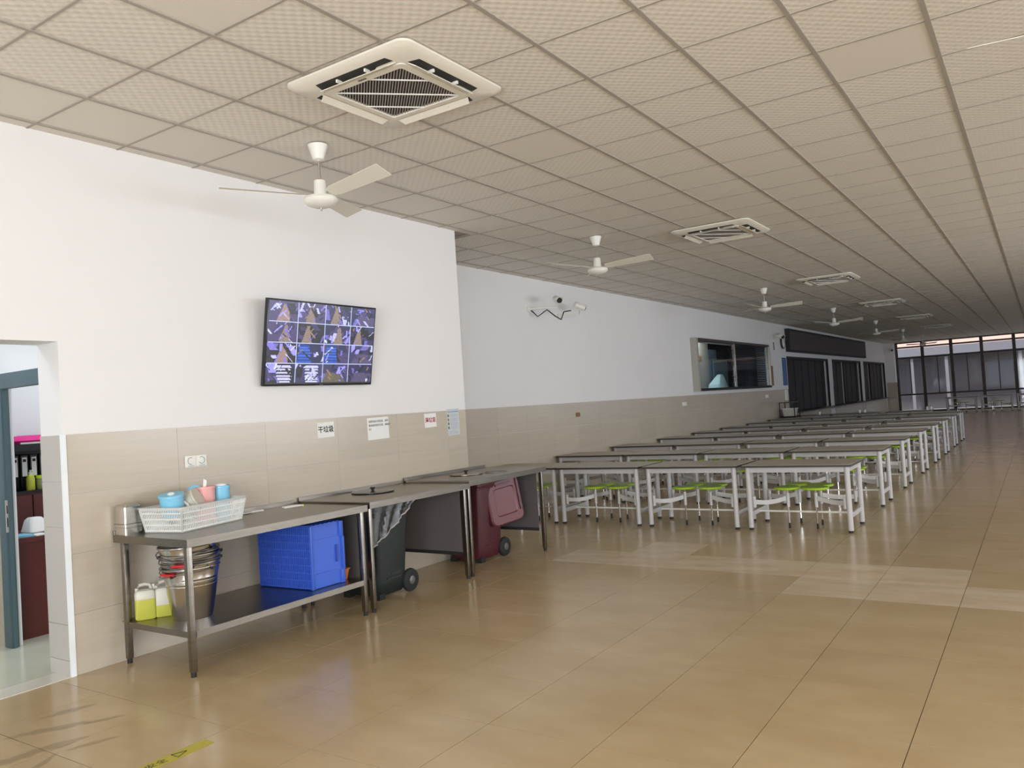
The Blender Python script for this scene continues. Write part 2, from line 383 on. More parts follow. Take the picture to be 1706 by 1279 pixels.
# ------------------------------------------------------------------ glazed end: mullions, transoms, panes
gw = MB().box(-.84, XR, YE, YE+.08, CH-.06, CH+.02)
window_1 = struct(gw.build('window_1', BINFRAME, smooth=0), 'dark framed full height glazing of the far end wall')
ms = [-.80, .39, 1.66, 2.95, 4.28, 5.6, 6.9, 8.2, 9.5, 10.8]
for x in ms: B(x-.07, x+.07, YE-.02, YE+.1, 0, CH).build('mullion', BINFRAME, window_1, smooth=0)
for k in range(len(ms)-1):
    a, b_ = ms[k]+.07, ms[k+1]-.07
    for z0, z1 in ((3.24, 3.32), (2.70, 2.80), (.86, .94), (.0, .1)):
        B(a, b_, YE, YE+.08, z0, z1).build('transom', BINFRAME, window_1, smooth=0)
    B((a+b_)/2-.02, (a+b_)/2+.02, YE, YE+.08, .94, 2.7).build('mullion', BINFRAME, window_1, smooth=0)
    for z0, z1 in ((3.32, CH-.06), (2.80, 3.24), (.94, 2.70), (.1, .86)):
        B(a, b_, YE+.035, YE+.043, z0, z1).build('pane', GLASS, window_1, smooth=0)
# outside
struct(B(-6, 20, YE+.3, YE+16, -.3, -.1).build('ground', mat('outdoor_paving', (.30, .28, .27), .8)), 'paved yard beyond the glazed end wall')
bld = thing('outbuilding', (4, YE+7, -.1), 'salmon and grey building seen through the far end windows', 'building')
MB().box(-11, 13, 0, 1.5, 3.54, 6.5).build('upper_wall', SALMON, bld, smooth=0)
MB().box(-11, 13, -1.0, 1.2, 2.97, 3.54).build('canopy', LILAC, bld, smooth=0)
MB().box(-11, 13, .2, 1.5, 0, 2.97).build('lower_wall', DKFAC, bld, smooth=0)
for k in range(13):
    x = -10.2+k*1.75
    MB().box(x, x+.16, -.9, -.7, 0, 2.97).build('post', LILAC, bld, smooth=0)  # pale posts stand for light vertical reflections in the panes

# ------------------------------------------------------------------ passage and office behind the doorway
br = MB()
br.box(-3.3, -3.2, -2.7, 4.36, 0, 3.3)                       # far side
br.box(-3.3, -.29, -2.8, -2.7, 0, 3.3)
br.box(-3.3, -.29, 4.26, 4.36, 0, 3.3)
br.box(-3.3, -1.2, .30, .38, 0, 3.3); br.box(-1.2, -.29, .30, .38, 2.045, 3.3)
br.box(-3.3, -.29, -2.8, 4.36, 3.3, 3.4)
struct(br.build('wall_office', PAINT2, smooth=0), 'cool white walls of the passage and office')
struct(B(-2.6, -2.5, .38, 4.26, 0, 3.3).build('wall_office', PAINT2, smooth=0), 'cool white office wall behind the cabinet')
struct(B(-3.2, -1.2, .292, .30, 0, 1.5).build('trim_4', WTILE), 'beige dado beside the office door frame')
dfr = struct(MB().box(-1.27, -1.17, .285, .345, 0, 2.045).box(-.40, -.30, .285, .345, 0, 2.045).build('door_1', FRAMEG, bevel=.006), 'blue-grey metal office door frame')
B(-1.17, -.40, .285, .345, 1.93, 2.045).build('door_head', FRAMEG, dfr, bevel=.006)
B(-1.17, -1.157, .30, .33, 0, 1.93).build('door_stop', FRAMEG, dfr)
st = B(-1.171, -1.155, .286, .298, .86, 1.10).build('strike_plate', CHROME, dfr); 
B(-1.1555, -1.1545, .288, .296, .90, .97).build('latch_hole', BLACK, st); B(-1.1555, -1.1545, .288, .296, 1.0, 1.06).build('latch_hole', BLACK, st)
dk = thing('office_desk', (-1.62, 1.2, 0), 'mahogany veneer office desk seen through the doorway', 'desk')
B(-.31, .31, -.79, .8, .74, .78).build('desk_top', MAHOG, dk, bevel=.004)
B(.25, .28, -.76, .78, 0, .74).build('front_panel', MAHOG, dk); B(-.29, .25, -.77, -.74, 0, .74).build('side_panel', MAHOG, dk); B(-.29, .25, .74, .77, 0, .74).build('side_panel', MAHOG, dk)
cb = thing('office_cabinet', (-2.24, 1.2, 0), 'mahogany cabinet with a black open shelf on top, behind the desk', 'cabinet')
B(-.24, .22, -.55, .8, 0, 1.08).build('body', MAHOG, cb)
for a, b_ in ((-.54, -.33), (-.32, .10), (.11, .79)):
    d = B(.221, .236, a, b_, .04, 1.06).build('door', MAHOG, cb, bevel=.003)
    MB().cyl((.236, b_-.05 if a > -.4 else a+.03, 1.0), (.246, b_-.05 if a > -.4 else a+.03, 1.0), .012, n=10).build('lock', CHROME, d)
B(-.24, .24, -.55, .8, 1.081, 1.10).build('shelf_board', BLACKG, cb); B(-.24, .24, -.55, .8, 1.44, 1.50).build('shelf_board', BLACKG, cb)
B(-.24, -.22, -.53, .78, 1.10, 1.44).build('back_panel', BLACKG, cb)
for y in (-.55, .78): B(-.22, .24, y, y+.02, 1.10, 1.44).build('side_panel', BLACKG, cb)
for k in range(4):
    y = .755+k*.078
    b_ = tag(B(-2.44, -2.10, y, y+.062, 1.101, 1.405).build('ring_binder', BLACKG, bevel=.004), ['leftmost black ring binder with a white spine label on the office shelf', 'second black ring binder from the left on the office shelf', 'third black ring binder from the left on the office shelf', 'fourth black ring binder from the left, beside the doorway edge'][min(k, 3)] if k < 4 else 'black ring binder on the office shelf hidden behind the doorway edge', 'binder', 'ring binders on the office shelf')
    B(-2.0995, -2.098, y+.011, y+.051, 1.22, 1.385).build('spine_label', PAPER, b_)
    B(-2.0979, -2.0972, y+.018, y+.044, 1.345, 1.37).build('spine_mark', INK, b_)
pc = MB(); pc.loops([rrect(-2.35, -2.02, .78, 1.18, .05, 4, 1.501), rrect(-2.37, -2.0, .76, 1.2, .05, 4, 1.53), rrect(-2.33, -2.05, .80, 1.15, .05, 4, 1.56), rrect(-2.28, -2.12, .88, 1.05, .05, 4, 1.575)], 0)
pc.box(-2.34, -2.01, .80, 1.2, 1.5005, 1.515, 1)
tag(pc.build('folded_cloth', [MAGENTA, PAPER]), 'folded magenta and white cloth on top of the black office shelf', 'cloth')
bt = thing('soap_bottle', (-2.03, .875, 1.10), 'lime green pump bottle with white cap in front of the binders', 'bottle')
MB().lathe((0, 0, 0), [(.030, 0), (.034, .006), (.034, .10), (.026, .125), (.012, .135)], 16).build('body', LABELY, bt)
MB().lathe((0, 0, 0), [(.013, .135), (.013, .155), (.006, .157), (.006, .17)], 12).box(-.005, .03, -.005, .005, .165, .174).build('pump', WHITEP, bt)
jr = thing('candy_jar', (-2.03, .965, 1.10), 'glass jar with bright lime lid beside the pump bottle', 'jar')
MB().lathe((0, 0, 0), [(.038, 0), (.042, .006), (.042, .085), (.036, .095)], 16).build('body', mat('jar_green', (.25, .28, .10), .2), jr)
MB().lathe((0, 0, 0), [(.042, .095), (.042, .118), (.038, .12)], 16).build('lid', mat('lime_lid', (.55, .70, .02), .4), jr)
tag(MB().loops([rrect(-1.60, -1.46, .60, .72, .03, 3, .78), rrect(-1.62, -1.44, .58, .74, .03, 3, .80), rrect(-1.60, -1.47, .60, .72, .03, 3, .89), rrect(-1.58, -1.49, .62, .70, .02, 3, .91)]).build('tissue_pack', PAPER), 'white tissue pack standing on the office desk', 'tissue')
tag(B(-1.50, -1.34, .42, .56, .7805, .80).build('paper_stack', SKY, bevel=.004), 'light blue folder lying on the near corner of the office desk', 'folder')
tag(B(-1.44, -1.32, .57, .66, .7805, .79).build('paper_stack', PAPER, bevel=.002), 'sheaf of white paper on the office desk beside the blue folder', 'paper')

# ------------------------------------------------------------------ stainless work tables
def worktable(name, y0, y1, top, label, skip=(), shelf=None, panels=(), xf=.84, hole=None, up=.03):
    t = thing(name, (.42, (y0+y1)/2, 0), label, 'table', 'stainless work tables along the wall'); cx, cyy = .42, (y0+y1)/2
    m = MB()
    M = Matrix.Translation((-cx, -cyy, 0))
    m.box(.012, xf, y0, y1, top-.006, top); m.box(xf-.02, xf, y0, y1, top-.05, top-.006); m.box(.012, .03, y0, y1, top-.05, top-.006)
    m.box(.03, xf-.02, y0, y0+.02, top-.05, top-.006); m.box(.03, xf-.02, y1-.02, y1, top-.05, top-.006)
    m.build('table_top', STEEL, t, M=M)
    B(.010, .022, y0, y1, top, top+up).build('upstand', STEEL, t, M=M)
    for x in (.085, xf-.05):
        for q_, y in enumerate((y0+.035, y1-.035)):
            if x < .1 and q_ in skip: continue
            l = B(x-.019, x+.019, y-.019, y+.019, .03, top-.05).build('leg', STEEL, t, bevel=.004, M=M)
            MB().cyl((x, y, 0), (x, y, .03), .017, n=12).build('foot', BLACK, l, M=M)
    if shelf:
        B(.04, xf-.032, y0+.02, y1-.02, shelf-.004, shelf).box(xf-.048, xf-.030, y0+.056, y1-.056, shelf-.04, shelf-.004).box(.05, .066, y0+.056, y1-.056, shelf-.04, shelf-.004).box(.10, xf-.07, y0+.025, y0+.04, shelf-.04, shelf-.004).box(.10, xf-.07, y1-.04, y1-.025, shelf-.04, shelf-.004).build('undershelf', STEEL, t, M=M)
    for y in panels:
        p = B(.05, xf-.08, y, y+.008, .24, top-.052).build('side_panel', STEELD, t, M=M)
        B(.05, xf-.08, y-.008, y, .22, .25).build('panel_lip', BLACK, p, M=M)
    return t
worktable('steel_worktable', .43, 2.02, .86, 'nearest steel work table with undershelf holding buckets and a blue crate', shelf=.28)
worktable('steel_worktable', 2.045, 3.36, .875, 'middle steel table with end panels over the dark green bin', panels=(2.085, 3.30), skip=(1,))
worktable('steel_worktable', 3.385, 4.76, .895, 'farthest steel table over the red bin, nearest the dining tables', panels=(4.68,), xf=.82, skip=(0,))
def lid(x, y, z, r, mt, label, knob=True):
    t = thing('waste_cover', (x, y, z), label, 'cover')
    MB().lathe((0, 0, 0), [(r-.01, 0), (r, .004), (r, .01), (r*.7, .014), (.02, .017)], 32).build('disc', mt, t)
    if knob: MB().lathe((0, 0, 0), [(.012, .017), (.012, .03), (.024, .036), (.022, .046)], 14).build('knob', BLACK, t)
    return t
lid(.29, 2.66, .876, .19, BLACKG, 'round black lid on the middle steel table')
lid(.36, 3.95, .896, .17, STEEL, 'round steel lid with black knob on the farthest steel table')
hr = MB()
for r0, r1, z0, z1 in ((.105, .125, .896, .900),):
    n = 32
    rings = [[(.55+r*math.cos(2*PI*i/n), 4.2+r*math.sin(2*PI*i/n), z) for i in range(n)] for r, z in ((r0, z0), (r1, z0), (r1, z1), (r0, z1), (r0, z0))]
    hr.loops(rings, cap0=False, cap1=False)
tag(hr.build('opening_ring', STEELD), 'thin metal ring around the waste opening of the farthest steel table', 'ring')

# ------------------------------------------------------------------ things on and under the first table
def bucket_proto():
    t = thing('steel_bucket', (0, 0, 0), 'x', 'bucket', 'stack of nested steel buckets on the undershelf')
    n = 32; KZ = 1.13; prof = [(.125, 0), (.128, .012), (.134, .03), (.165, .19), (.168, .197), (.165, .204), (.170, .216), (.167, .224), (.185, .295), (.192, .300), (.190, .306), (.183, .304), (.165, .215), (.13, .035), (.118, .012)]
    MB().lathe((0, 0, 0), [(r, z*KZ) for r, z in prof], n).build('body', STEELB, t)
    for s in (-1, 1): MB().cyl((s*.186, 0, .305), (s*.208, 0, .305), .010, n=8).build('ear', BLACK, t)
    h = MB().tube([(.2*math.cos(a), -.2*math.sin(a)*.98, .305-.02*math.sin(a)) for a in [PI*i/14 for i in range(15)]], .0035, 6).build('handle', STEELD, t)
    MB().tube([(.2*math.cos(a), -.2*math.sin(a)*.98-.002, .305-.02*math.sin(a)) for a in [PI*(.40+.2*i/5) for i in range(6)]], .009, 8).build('grip', RED, h)
    return t
b0 = bucket_proto(); nm = ['lowest steel bucket of the nested stack under the work table', 'second steel bucket from the bottom of the nested stack', 'third steel bucket from the bottom of the nested stack', 'fourth steel bucket from the bottom of the nested stack', 'fifth steel bucket from the bottom of the nested stack', 'tilted top steel bucket of the nested stack under the work table']
bks = [b0]+[copy_tree(b0) for k in range(5)]
for k in range(6):
    o = bks[k]
    o.location = (.435+.004*(k % 2), .72, .281+.029*k); o.rotation_euler = (.0, 0, math.radians([-70, 5, -30, 38, 60, 20][k])); o['label'] = nm[k]
    if k in (0, 2, 4, 5):
        for h_ in [c for c in o.children if c.name.startswith('handle')]:
            for g_ in list(h_.children): bpy.data.objects.remove(g_)
    if k == 5: o.rotation_euler = (.05, -.03, .4); o.location.z += .008
def jerry(x, y, rz, fill, label):
    t = thing('jerrycan', (x, y, .281), label, 'jerrycan', rz=rz)
    W, D, H = .066, .048, .175; zf = .01+fill*H
    def ring(z, k=1): return rrect(-W*k, W*k, -D*k, D*k, .02*k, 4, z)
    MB().loops([ring(0, .9), ring(.008), ring(zf)]).build('liquid_part', LQ, t)
    MB().loops([ring(zf+.0005), ring(H), ring(H+.018, .86), ring(H+.026, .5)]).build('body', JERRY, t)
    MB().tube([(-.050, 0, H), (-.050, 0, H+.035), (-.034, 0, H+.052), (.0, 0, H+.058), (.03, 0, H+.05), (.038, 0, H+.03), (.038, 0, H+.0)], .012, 10).build('handle', JERRY, t)
    MB().cyl((.050, .018, H+.012), (.050, .018, H+.05), .016, n=14).build('cap', WHITEP, t)
jerry(.150, .555, math.radians(100-40), .72, 'left milky jerrycan nearly full of yellow-green liquid')
jerry(.205, .665, math.radians(100-40), .40, 'right milky jerrycan half full of yellow-green liquid beside the buckets')
# blue crate lying on its side: bottom lattice faces the camera side, opening faces along the wall
cr_ = thing('blue_crate', (.395, 1.70, .282), 'big blue ribbed plastic crate lying on its side on the undershelf', 'crate', rz=math.radians(3))
Wc, Hc, Lc = .29, .475, .40
m = MB()
m.box(-Wc+.01, Wc-.012, -.15, -.142, .015, Hc-.015)
m.hexa([(-Wc, -.15, .0), (Wc-.01, -.15, .0), (Wc-.01, -.125, .0), (-Wc, -.125, .0)], [(-Wc, -.15, .02), (Wc-.01, -.15, .02), (Wc-.01, -.125, .02), (-Wc, -.125, .02)])
m.build('base_sheet', BLUESHADE, cr_)
r = MB()
for k in range(27):
    x = -Wc+.012+k*(2*Wc-.034)/26; r.box(x-.003, x+.003, -.159, -.15, .01, Hc-.01)
for k in range(9):
    z = .012+k*(Hc-.024)/8; r.box(-Wc+.008, Wc-.012, -.157, -.15, z-.004, z+.004)
rr_ = r.build('base_lattice', BLUE, cr_, smooth=0)
def slab(name, pts, th, mt=BLUE):   # pts: quad, th: offset vector
    pts = [Vector(p) for p in pts]; th = Vector(th); return MB().hexa([tuple(p) for p in pts], [tuple(p+th) for p in pts]).build(name, mt, cr_)
slab('side_wall', [(Wc-.012, -.15, 0), (Wc+.01, .15, 0), (Wc+.01, .15, Hc), (Wc-.012, -.15, Hc)], (-.006, 0, 0))
slab('side_wall', [(-Wc, -.15, 0), (-Wc-.01, .15, 0), (-Wc-.01, .15, Hc), (-Wc, -.15, Hc)], (.006, 0, 0))
slab('side_wall', [(-Wc, -.15, 0), (Wc-.012, -.15, 0), (Wc+.01, .15, 0), (-Wc-.01, .15, 0)], (0, 0, .006))
for k in range(7):
    y = -.145+k*.045
    B(-Wc, Wc-.01+.003*k/2, y, y+.02, Hc-.008, Hc+.004).build('top_rib', BLUE, cr_)
slab('side_wall', [(-Wc, -.15, Hc-.012), (Wc-.012, -.15, Hc-.012), (Wc+.01, .15, Hc-.012), (-Wc-.01, .15, Hc-.012)], (0, 0, .004), BLUESHADE)
for z in (.10, .355): MB().hexa([(Wc-.012, -.145, z), (Wc+.016, .145, z), (Wc+.016, .145, z+.012), (Wc-.012, -.145, z+.012)], [(Wc-.004, -.145, z), (Wc+.018, .145, z), (Wc+.018, .145, z+.012), (Wc-.004, -.145, z+.012)]).build('end_rib', BLUE, cr_)
MB().box(Wc-.02, Wc+.0005, -.165, -.142, 0, Hc).build('corner_rib', BLUE, cr_, bevel=.004)
MB().box(Wc+.005, Wc+.024, .125, .165, 0, .10).box(Wc+.005, Wc+.024, .125, .165, .355, Hc).box(Wc+.005, Wc+.030, .145, .165, .1, .355).build('rim', BLUE, cr_, bevel=.003)
B(Wc+.006, Wc+.022, .085, .10, .17, .30).build('handle_slot', BLUESHADE, cr_)  # darker blue block for the shade in the handle slot
tr = thing('orange_tray', (.50, 1.925, .282), 'orange plastic tray squeezed beside the blue crate on the undershelf', 'tray')
def taper(x0, x1, y0, y1, h, k, th, z=0, r=.012):
    a = rrect(x0+k, x1-k, y0+k*.4, y1-k*.4, r, 3, z); b_ = rrect(x0, x1, y0, y1, r, 3, z+h); c = rrect(x0+th, x1-th, y0+th, y1-th, r*.8, 3, z+h); d = rrect(x0+k+th, x1-k-th, y0+k*.4+th, y1-k*.4-th, r*.8, 3, z+th)
    return MB().loops([a, b_, c, d])
taper(-.16, .16, -.038, .045, .085, .02, .004).build('body', ORANGE, tr)
MB().loops([rrect(-.166, .166, -.042, .050, .012, 3, .08), rrect(-.168, .168, -.044, .052, .012, 3, .088), rrect(-.152, .152, -.03, .038, .008, 3, .088), rrect(-.152, .152, -.03, .038, .008, 3, .082)], cap0=False, cap1=False).build('rim', ORANGE, tr)

# white basket with tissue canisters
ZB = .8605
bk = thing('white_basket', (.285, .875, ZB), 'white slatted plastic basket full of tissue canisters on the work table', 'basket', rz=math.radians(12))
def basket():
    L2, W2, H = .315, .185, .165; k = .028
    def P_(side, u, v):       # side walls leaning outwards, u 0..1 along, v 0..1 up
        ex, ey = (W2-k*(1-v)), (L2-k*(1-v)) 
        c = [(ex, -ey), (ex, ey), (-ex, ey), (-ex, -ey)]
        a = c[side]; b_ = c[(side+1) % 4]; return Vector((a[0]+(b_[0]-a[0])*u, a[1]+(b_[1]-a[1])*u, .004+v*H))
    MB().box(-W2+k, W2-k, -L2+k, L2-k, 0, .004).build('base', BASK, bk)
    for sd in range(4):
        n = 44 if sd % 2 == 0 else 24
        m = MB()
        for i in range(n+1):
            u = i/n; w_ = .0034 if 0 < i < n else .008
            m.tube([P_(sd, u, 0), P_(sd, u, .92)], w_, 4)
        for v in (.03, .28, .52, .76, .92):
            m.tube([P_(sd, 0, v), P_(sd, 1, v)], .0045 if v > .1 else .009, 4)
        o = m.build('slatted_side', BASK, bk, smooth=0)
    n0 = [rrect(-W2-.008, W2+.008, -L2-.008, L2+.008, .03, 4, H*.95), rrect(-W2-.016, W2+.016, -L2-.016, L2+.016, .03, 4, H+.004), rrect(-W2+.002, W2-.002, -L2+.002, L2-.002, .03, 4, H+.006), rrect(-W2+.0, W2-.0, -L2+.0, L2-.0, .03, 4, H*.95)]
    MB().loops(n0, cap0=False, cap1=False).build('rim', BASK, bk)
basket()
def canister(u, v, h, mt, label, top='tissue', r=.062, z0=.006, tilt=(0, 0)):
    c = math.cos(math.radians(12)); s_ = math.sin(math.radians(12)); X = .285+v*c-u*s_; Y = .875+v*s_+u*c
    t = thing('tissue_canister', (X, Y, ZB+z0), label, 'canister', 'tissue canisters in the basket', rx=tilt[0], ry=tilt[1])
    MB().lathe((0, 0, 0), [(r*.88, 0), (r*.9, .004), (r*.98, h-.02), (r*1.06, h-.018), (r*1.06, h-.002), (r*.95, h), (r*.3, h-.004)], 28).build('body', mt, t)
    if top == 'tissue':
        MB().loops([[(.018, 0, h-.006), (0, .012, h-.006), (-.018, 0, h-.006), (0, -.012, h-.006)], [(.02, .004, h+.014), (.002, .014, h+.014), (-.014, 0, h+.02), (.004, -.012, h+.016)], [(.006, .016, h+.04), (-.012, .03, h+.036), (-.03, .014, h+.05), (-.01, .002, h+.052)]]).build('tissue', PAPER, t)
    elif top == 'low':
        MB().lathe((0, 0, h-.006), [(.022, 0), (.026, .008), (.012, .016)], 10).build('tissue', PAPER, t)
    else:
        MB().lathe((0, 0, h-.004), [(.045, 0), (.04, .012), (.018, .02)], 14).build('tissue', PAPER, t)
    return t
canister(-.20, -.0, .15, SKY, 'leftmost light blue tissue canister, leaning in the basket', 'low', z0=.105, tilt=(.12, .1), r=.080)
canister(.105, .0, .26, PINK, 'pink canister with tissue sticking up in the basket', 'tissue', z0=.008, r=.072)
canister(.235, .03, .245, SKY, 'rightmost light blue tissue canister, upright with white tissue on top', 'wad', z0=.014, r=.064)
t = thing('tissue_canister', (.30, .815, ZB+.165), 'beige canister lying on its side in the middle of the basket', 'canister', 'tissue canisters in the basket', rz=math.radians(35))
MB().lathe((0, 0, -.085), [(.062, 0), (.068, .004), (.075, .15), (.079, .155), (.079, .168)], 28).build('body', BEIGEP, t, M=Matrix.Rotation(math.radians(62), 4, 'Y'))
tag(MB().lathe((0, 0, 0), [(.068, 0), (.070, .004), (.070, .012), (.05, .016)], 28).build('round_cover', SKY, M=Matrix.Translation((.265, .90, ZB+.215)) @ Matrix.Rotation(math.radians(74), 4, 'Y') @ Matrix.Rotation(0, 4, 'Z')), 'loose light blue lid leaning between beige and pink canisters', 'lid')
n = 28; rg = [[((.052+a)*math.cos(2*PI*i/n), (.052+a)*math.sin(2*PI*i/n), z) for i in range(n)] for a, z in ((-.008, 0), (.008, 0), (.008, .008), (-.008, .008), (-.008, 0))]
tag(MB().loops(rg, cap0=False, cap1=False).build('canister_ring', WHITEP, M=Matrix.Translation((.385, .70, ZB+.165)) @ Matrix.Rotation(math.radians(38), 4, 'Y')), 'white plastic lid ring resting in the basket front', 'ring')
# left end: steel canister stack, scraper, tongs
sc = thing('steel_container', (.083, .503, .8605), 'square stainless container at the wall end of the work table', 'container')
m = MB(); m.loops([rrect(-.066, .066, -.066, .066, .014, 4, 0), rrect(-.066, .066, -.066, .066, .014, 4, .045), rrect(-.069, .069, -.069, .069, .014, 4, .047), rrect(-.069, .069, -.069, .069, .014, 4, .05), rrect(-.065, .065, -.065, .065, .014, 4, .052), rrect(-.064, .064, -.064, .064, .014, 4, .185), rrect(-.05, .05, -.05, .05, .014, 4, .2)]).build('body', STEELB, sc)
MB().loops([rrect(-.069, .069, -.069, .069, .014, 4, .070), rrect(-.069, .069, -.069, .069, .014, 4, .075), rrect(-.064, .064, -.064, .064, .014, 4, .076), rrect(-.064, .064, -.064, .064, .014, 4, .07)], cap0=False, cap1=False).build('band', STEEL, sc)
k_ = thing('scraper', (.12, 1.42, .8605), 'flat white scraper with a black edge lying behind the basket', 'scraper', rz=math.radians(-8))
B(-.03, .03, -.10, .06, .004, .008).build('blade', PAPER, k_); B(-.008, .008, .055, .16, .002, .014).build('handle', WHITEP, k_, bevel=.003); B(-.032, -.026, -.1, .06, 0, .006).build('edge', BLACK, k_)
tg = thing('tongs', (.27, 2.0-.13, .8605), 'pair of pale plastic tongs lying near the end of the work table', 'tongs', rz=math.radians(-25))
MB().tube([(0, 0, .010), (.03, -.05, .012), (.035, -.16, .008)], .006, 6).build('arm', WHITEP, tg); MB().tube([(0, 0, .010), (-.03, -.05, .012), (-.035, -.16, .008)], .006, 6).build('arm', WHITEP, tg); MB().cyl((0, .0, .0), (0, 0, .018), .009, n=10).build('hinge', LABELY, tg)

# ------------------------------------------------------------------ wheelie bins
def wheelie(x0, x1, y0, y1, h, mt, label, name='wheelie_bin'):
    cx, cyy = (x0+x1)/2, (y0+y1)/2; t = thing(name, (cx, cyy, 0), label, 'bin'); a, b_ = (x1-x0)/2, (y1-y0)/2; g = .035
    def rg(z, k, r=.04): return rrect(-a-k, a+k, -b_-k*.8, b_+k*.8, r, 4, z)
    MB().loops([rg(.03, -.03), rg(.06, -.012), rg(.14, -.004), rg(h-.06, g), rg(h-.055, g+.012), rg(h-.04, g+.012), rg(h-.03, g+.018), rg(h, g+.018), rg(h, g), rg(.1, -.02, .03)]).build('body', mt, t)
    for s in (-1, 1):
        w_ = MB()
        w_.lathe((0, 0, 0), [(.035, -.024), (.075, -.024), (.095, -.018), (.1, -.006), (.1, .006), (.095, .018), (.075, .024), (.035, .024)], 28).build('wheel', BLACK, t, M=Matrix.Translation((s*(a-.005), b_+.04, .1)) @ Matrix.Rotation(PI/2, 4, 'Y'))
        MB().lathe((0, 0, 0), [(.03, -.03), (.036, -.028), (.036, .028), (.03, .03)], 18).build('wheel_hub', STEELD, t, M=Matrix.Translation((s*(a-.005), b_+.04, .1)) @ Matrix.Rotation(PI/2, 4, 'Y'))
        MB().box(s*(a-.06)-.03, s*(a-.06)+.03, b_-.05, b_+.06, .08, .12).build('wheel_bracket', mt, t)
    MB().cyl((-a+.02, b_+.04, .1), (a-.02, b_+.04, .1), .01, n=8).build('axle', STEELD, t)
    for s in (-1, 1): B(s*(a-.05)-.035, s*(a-.05)+.035, -b_+.02, -b_+.09, 0, .05).build('foot', BLACK, t)
    MB().cyl((-a, b_+g+.045, h-.02), (a, b_+g+.045, h-.02), .013, n=10).build('grab_bar', mt, t)
    B(a+.0, a+.006, -.02-b_*.3, .1, .16, .17).box(a, a+.006, -.02, .09, .2, .21).build('emboss', mt, t)
    return t
wb_ = wheelie(.13, .585, 2.36, 2.72, .80, BINGREEN, 'dark green wheelie bin lined with a clear bag under the middle steel table')
rb = wheelie(.08, .50, 3.93, 4.32, .80, MAROON, 'dark red wheelie bin with hanging lid under the farthest steel table')
ld = thing('lid_holder', (0, 0, 0), '', ''); bpy.data.objects.remove(ld)
m = MB(); m.loops([rrect(-.20, .20, -.235, .20, .06, 5, 0), rrect(-.215, .215, -.25, .215, .07, 5, .012), rrect(-.215, .215, -.25, .215, .07, 5, .04), rrect(-.20, .20, -.235, .20, .06, 5, .055), rrect(-.135, .135, -.16, .13, .03, 5, .055), rrect(-.125, .125, -.15, .12, .03, 5, .045)])
LM = Matrix.Translation((.17, .05, 0))
# lid hangs beside the body, its inside showing: hung plane faces +x, leaning outwards at its foot
lidM = Matrix.Translation((.26, .17, .60)) @ Matrix.Rotation(math.radians(-18), 4, 'Z') @ Matrix.Rotation(math.radians(7), 4, 'X') @ Matrix.Rotation(math.radians(-4), 4, 'Y') @ Matrix(((0, 0, 1, 0), (1, 0, 0, 0), (0, 1, 0, 0), (0, 0, 0, 1)))
lo = m.build('lid', mat('faded_red_plastic', (.135, .034, .038), .4), rb, M=lidM)
B(.165, .185, -.14, .19, .05, .068).build('lid_ridge', MAROON, lo, M=lidM)
B(-.1, .1, .155, .175, .05, .068).build('lid_ridge', MAROON, lo, M=lidM)
# clear liner hanging over the rim of the green bin
ln = MB(); nu, nv = 26, 9; vs = []; fs = []
for i in range(nu+1):
    u = i/nu; y = 2.20+.64*u; low = .47+.37*u**1.25
    for j in range(nv+1):
        v = j/nv; z = .822-(.822-low)*v; vs.append((.665+.012*math.sin(i*1.1+j*.6)*v+.007*math.sin(i*2.9+j*1.3), y, z))
for i in range(nu):
    for j in range(nv): a = i*(nv+1)+j; fs.append((a, a+nv+1, a+nv+2, a+1))
ln.add(vs, fs)
lnr = ln.build('bin_liner', FILM)
tag(lnr, 'clear crinkled plastic bag hanging over the dark green bin', 'bag')
MB().tube([vs[i*(nv+1)+nv] for i in range(nu+1)], .006, 5).build('hem', mat('bag_hem', (.45, .42, .42), .3), lnr)

# ------------------------------------------------------------------ wall items by the tables
def sign(name, y0, y1, z0, z1, label, cat='sign', roll=0, x=.0, th=.0015, mt=PAPER):
    cyy, cz = (y0+y1)/2, (z0+z1)/2; o = thing(name, (x+.001, cyy, cz), label, cat, rx=roll)
    B(0, th, -(y1-y0)/2, (y1-y0)/2, -(z1-z0)/2, (z1-z0)/2).build('sheet', mt, o); return o
F = Matrix(((0, 0, 1, .0018), (1, 0, 0, 0), (0, 1, 0, 0), (0, 0, 0, 1)))
s1 = sign('paper_sign', 2.315, 2.513, 1.391, 1.526, 'white paper sign with black dry-waste lettering', roll=.02)
text('lettering', '干垃圾', .062, INK, F, s1, bold=.0012)
s2 = sign('paper_notice', 2.936, 3.23, 1.329, 1.538, 'larger white paper notice with two lines of small print', roll=.015)
text('lettering', '请把垃圾分类投放，请把\n餐具放到指定位置，谢谢合\n作！', .0245, INK, Matrix.Translation((0, -.128, .03)) @ F, s2, align='LEFT', space=1.5)
s3 = sign('paper_sign', 3.772, 3.963, 1.399, 1.543, 'white paper sign with red wet-waste lettering', roll=.02)
text('lettering', '湿垃圾', .058, INKR, F, s3, bold=.0012)
s4 = sign('paper_chart', 4.147, 4.357, 1.293, 1.575, 'narrow bluish guide chart taped at the wall corner', mt=mat('bluish_paper', (.55, .57, .57), .7), roll=.012)
B(.0016, .0022, -.095, .095, .105, .118).build('heading', INKB, s4)
for k in range(4):
    z = .07-k*.043; B(.0016, .0022, -.095, -.072, z-.012, z+.014).build('pictogram', [INKG, BROWN, INKG, INKG][k], s4)
    for q in range(3): B(.0016, .0021, -.05, .06+.03*((k+q) % 2), z+.010-q*.012, z+.013-q*.012).build('print_line', INKB, s4)
for q in range(3): B(.0016, .0021, -.09, .08, -.10-q*.012, -.097-q*.012).build('print_line', INKB, s4)
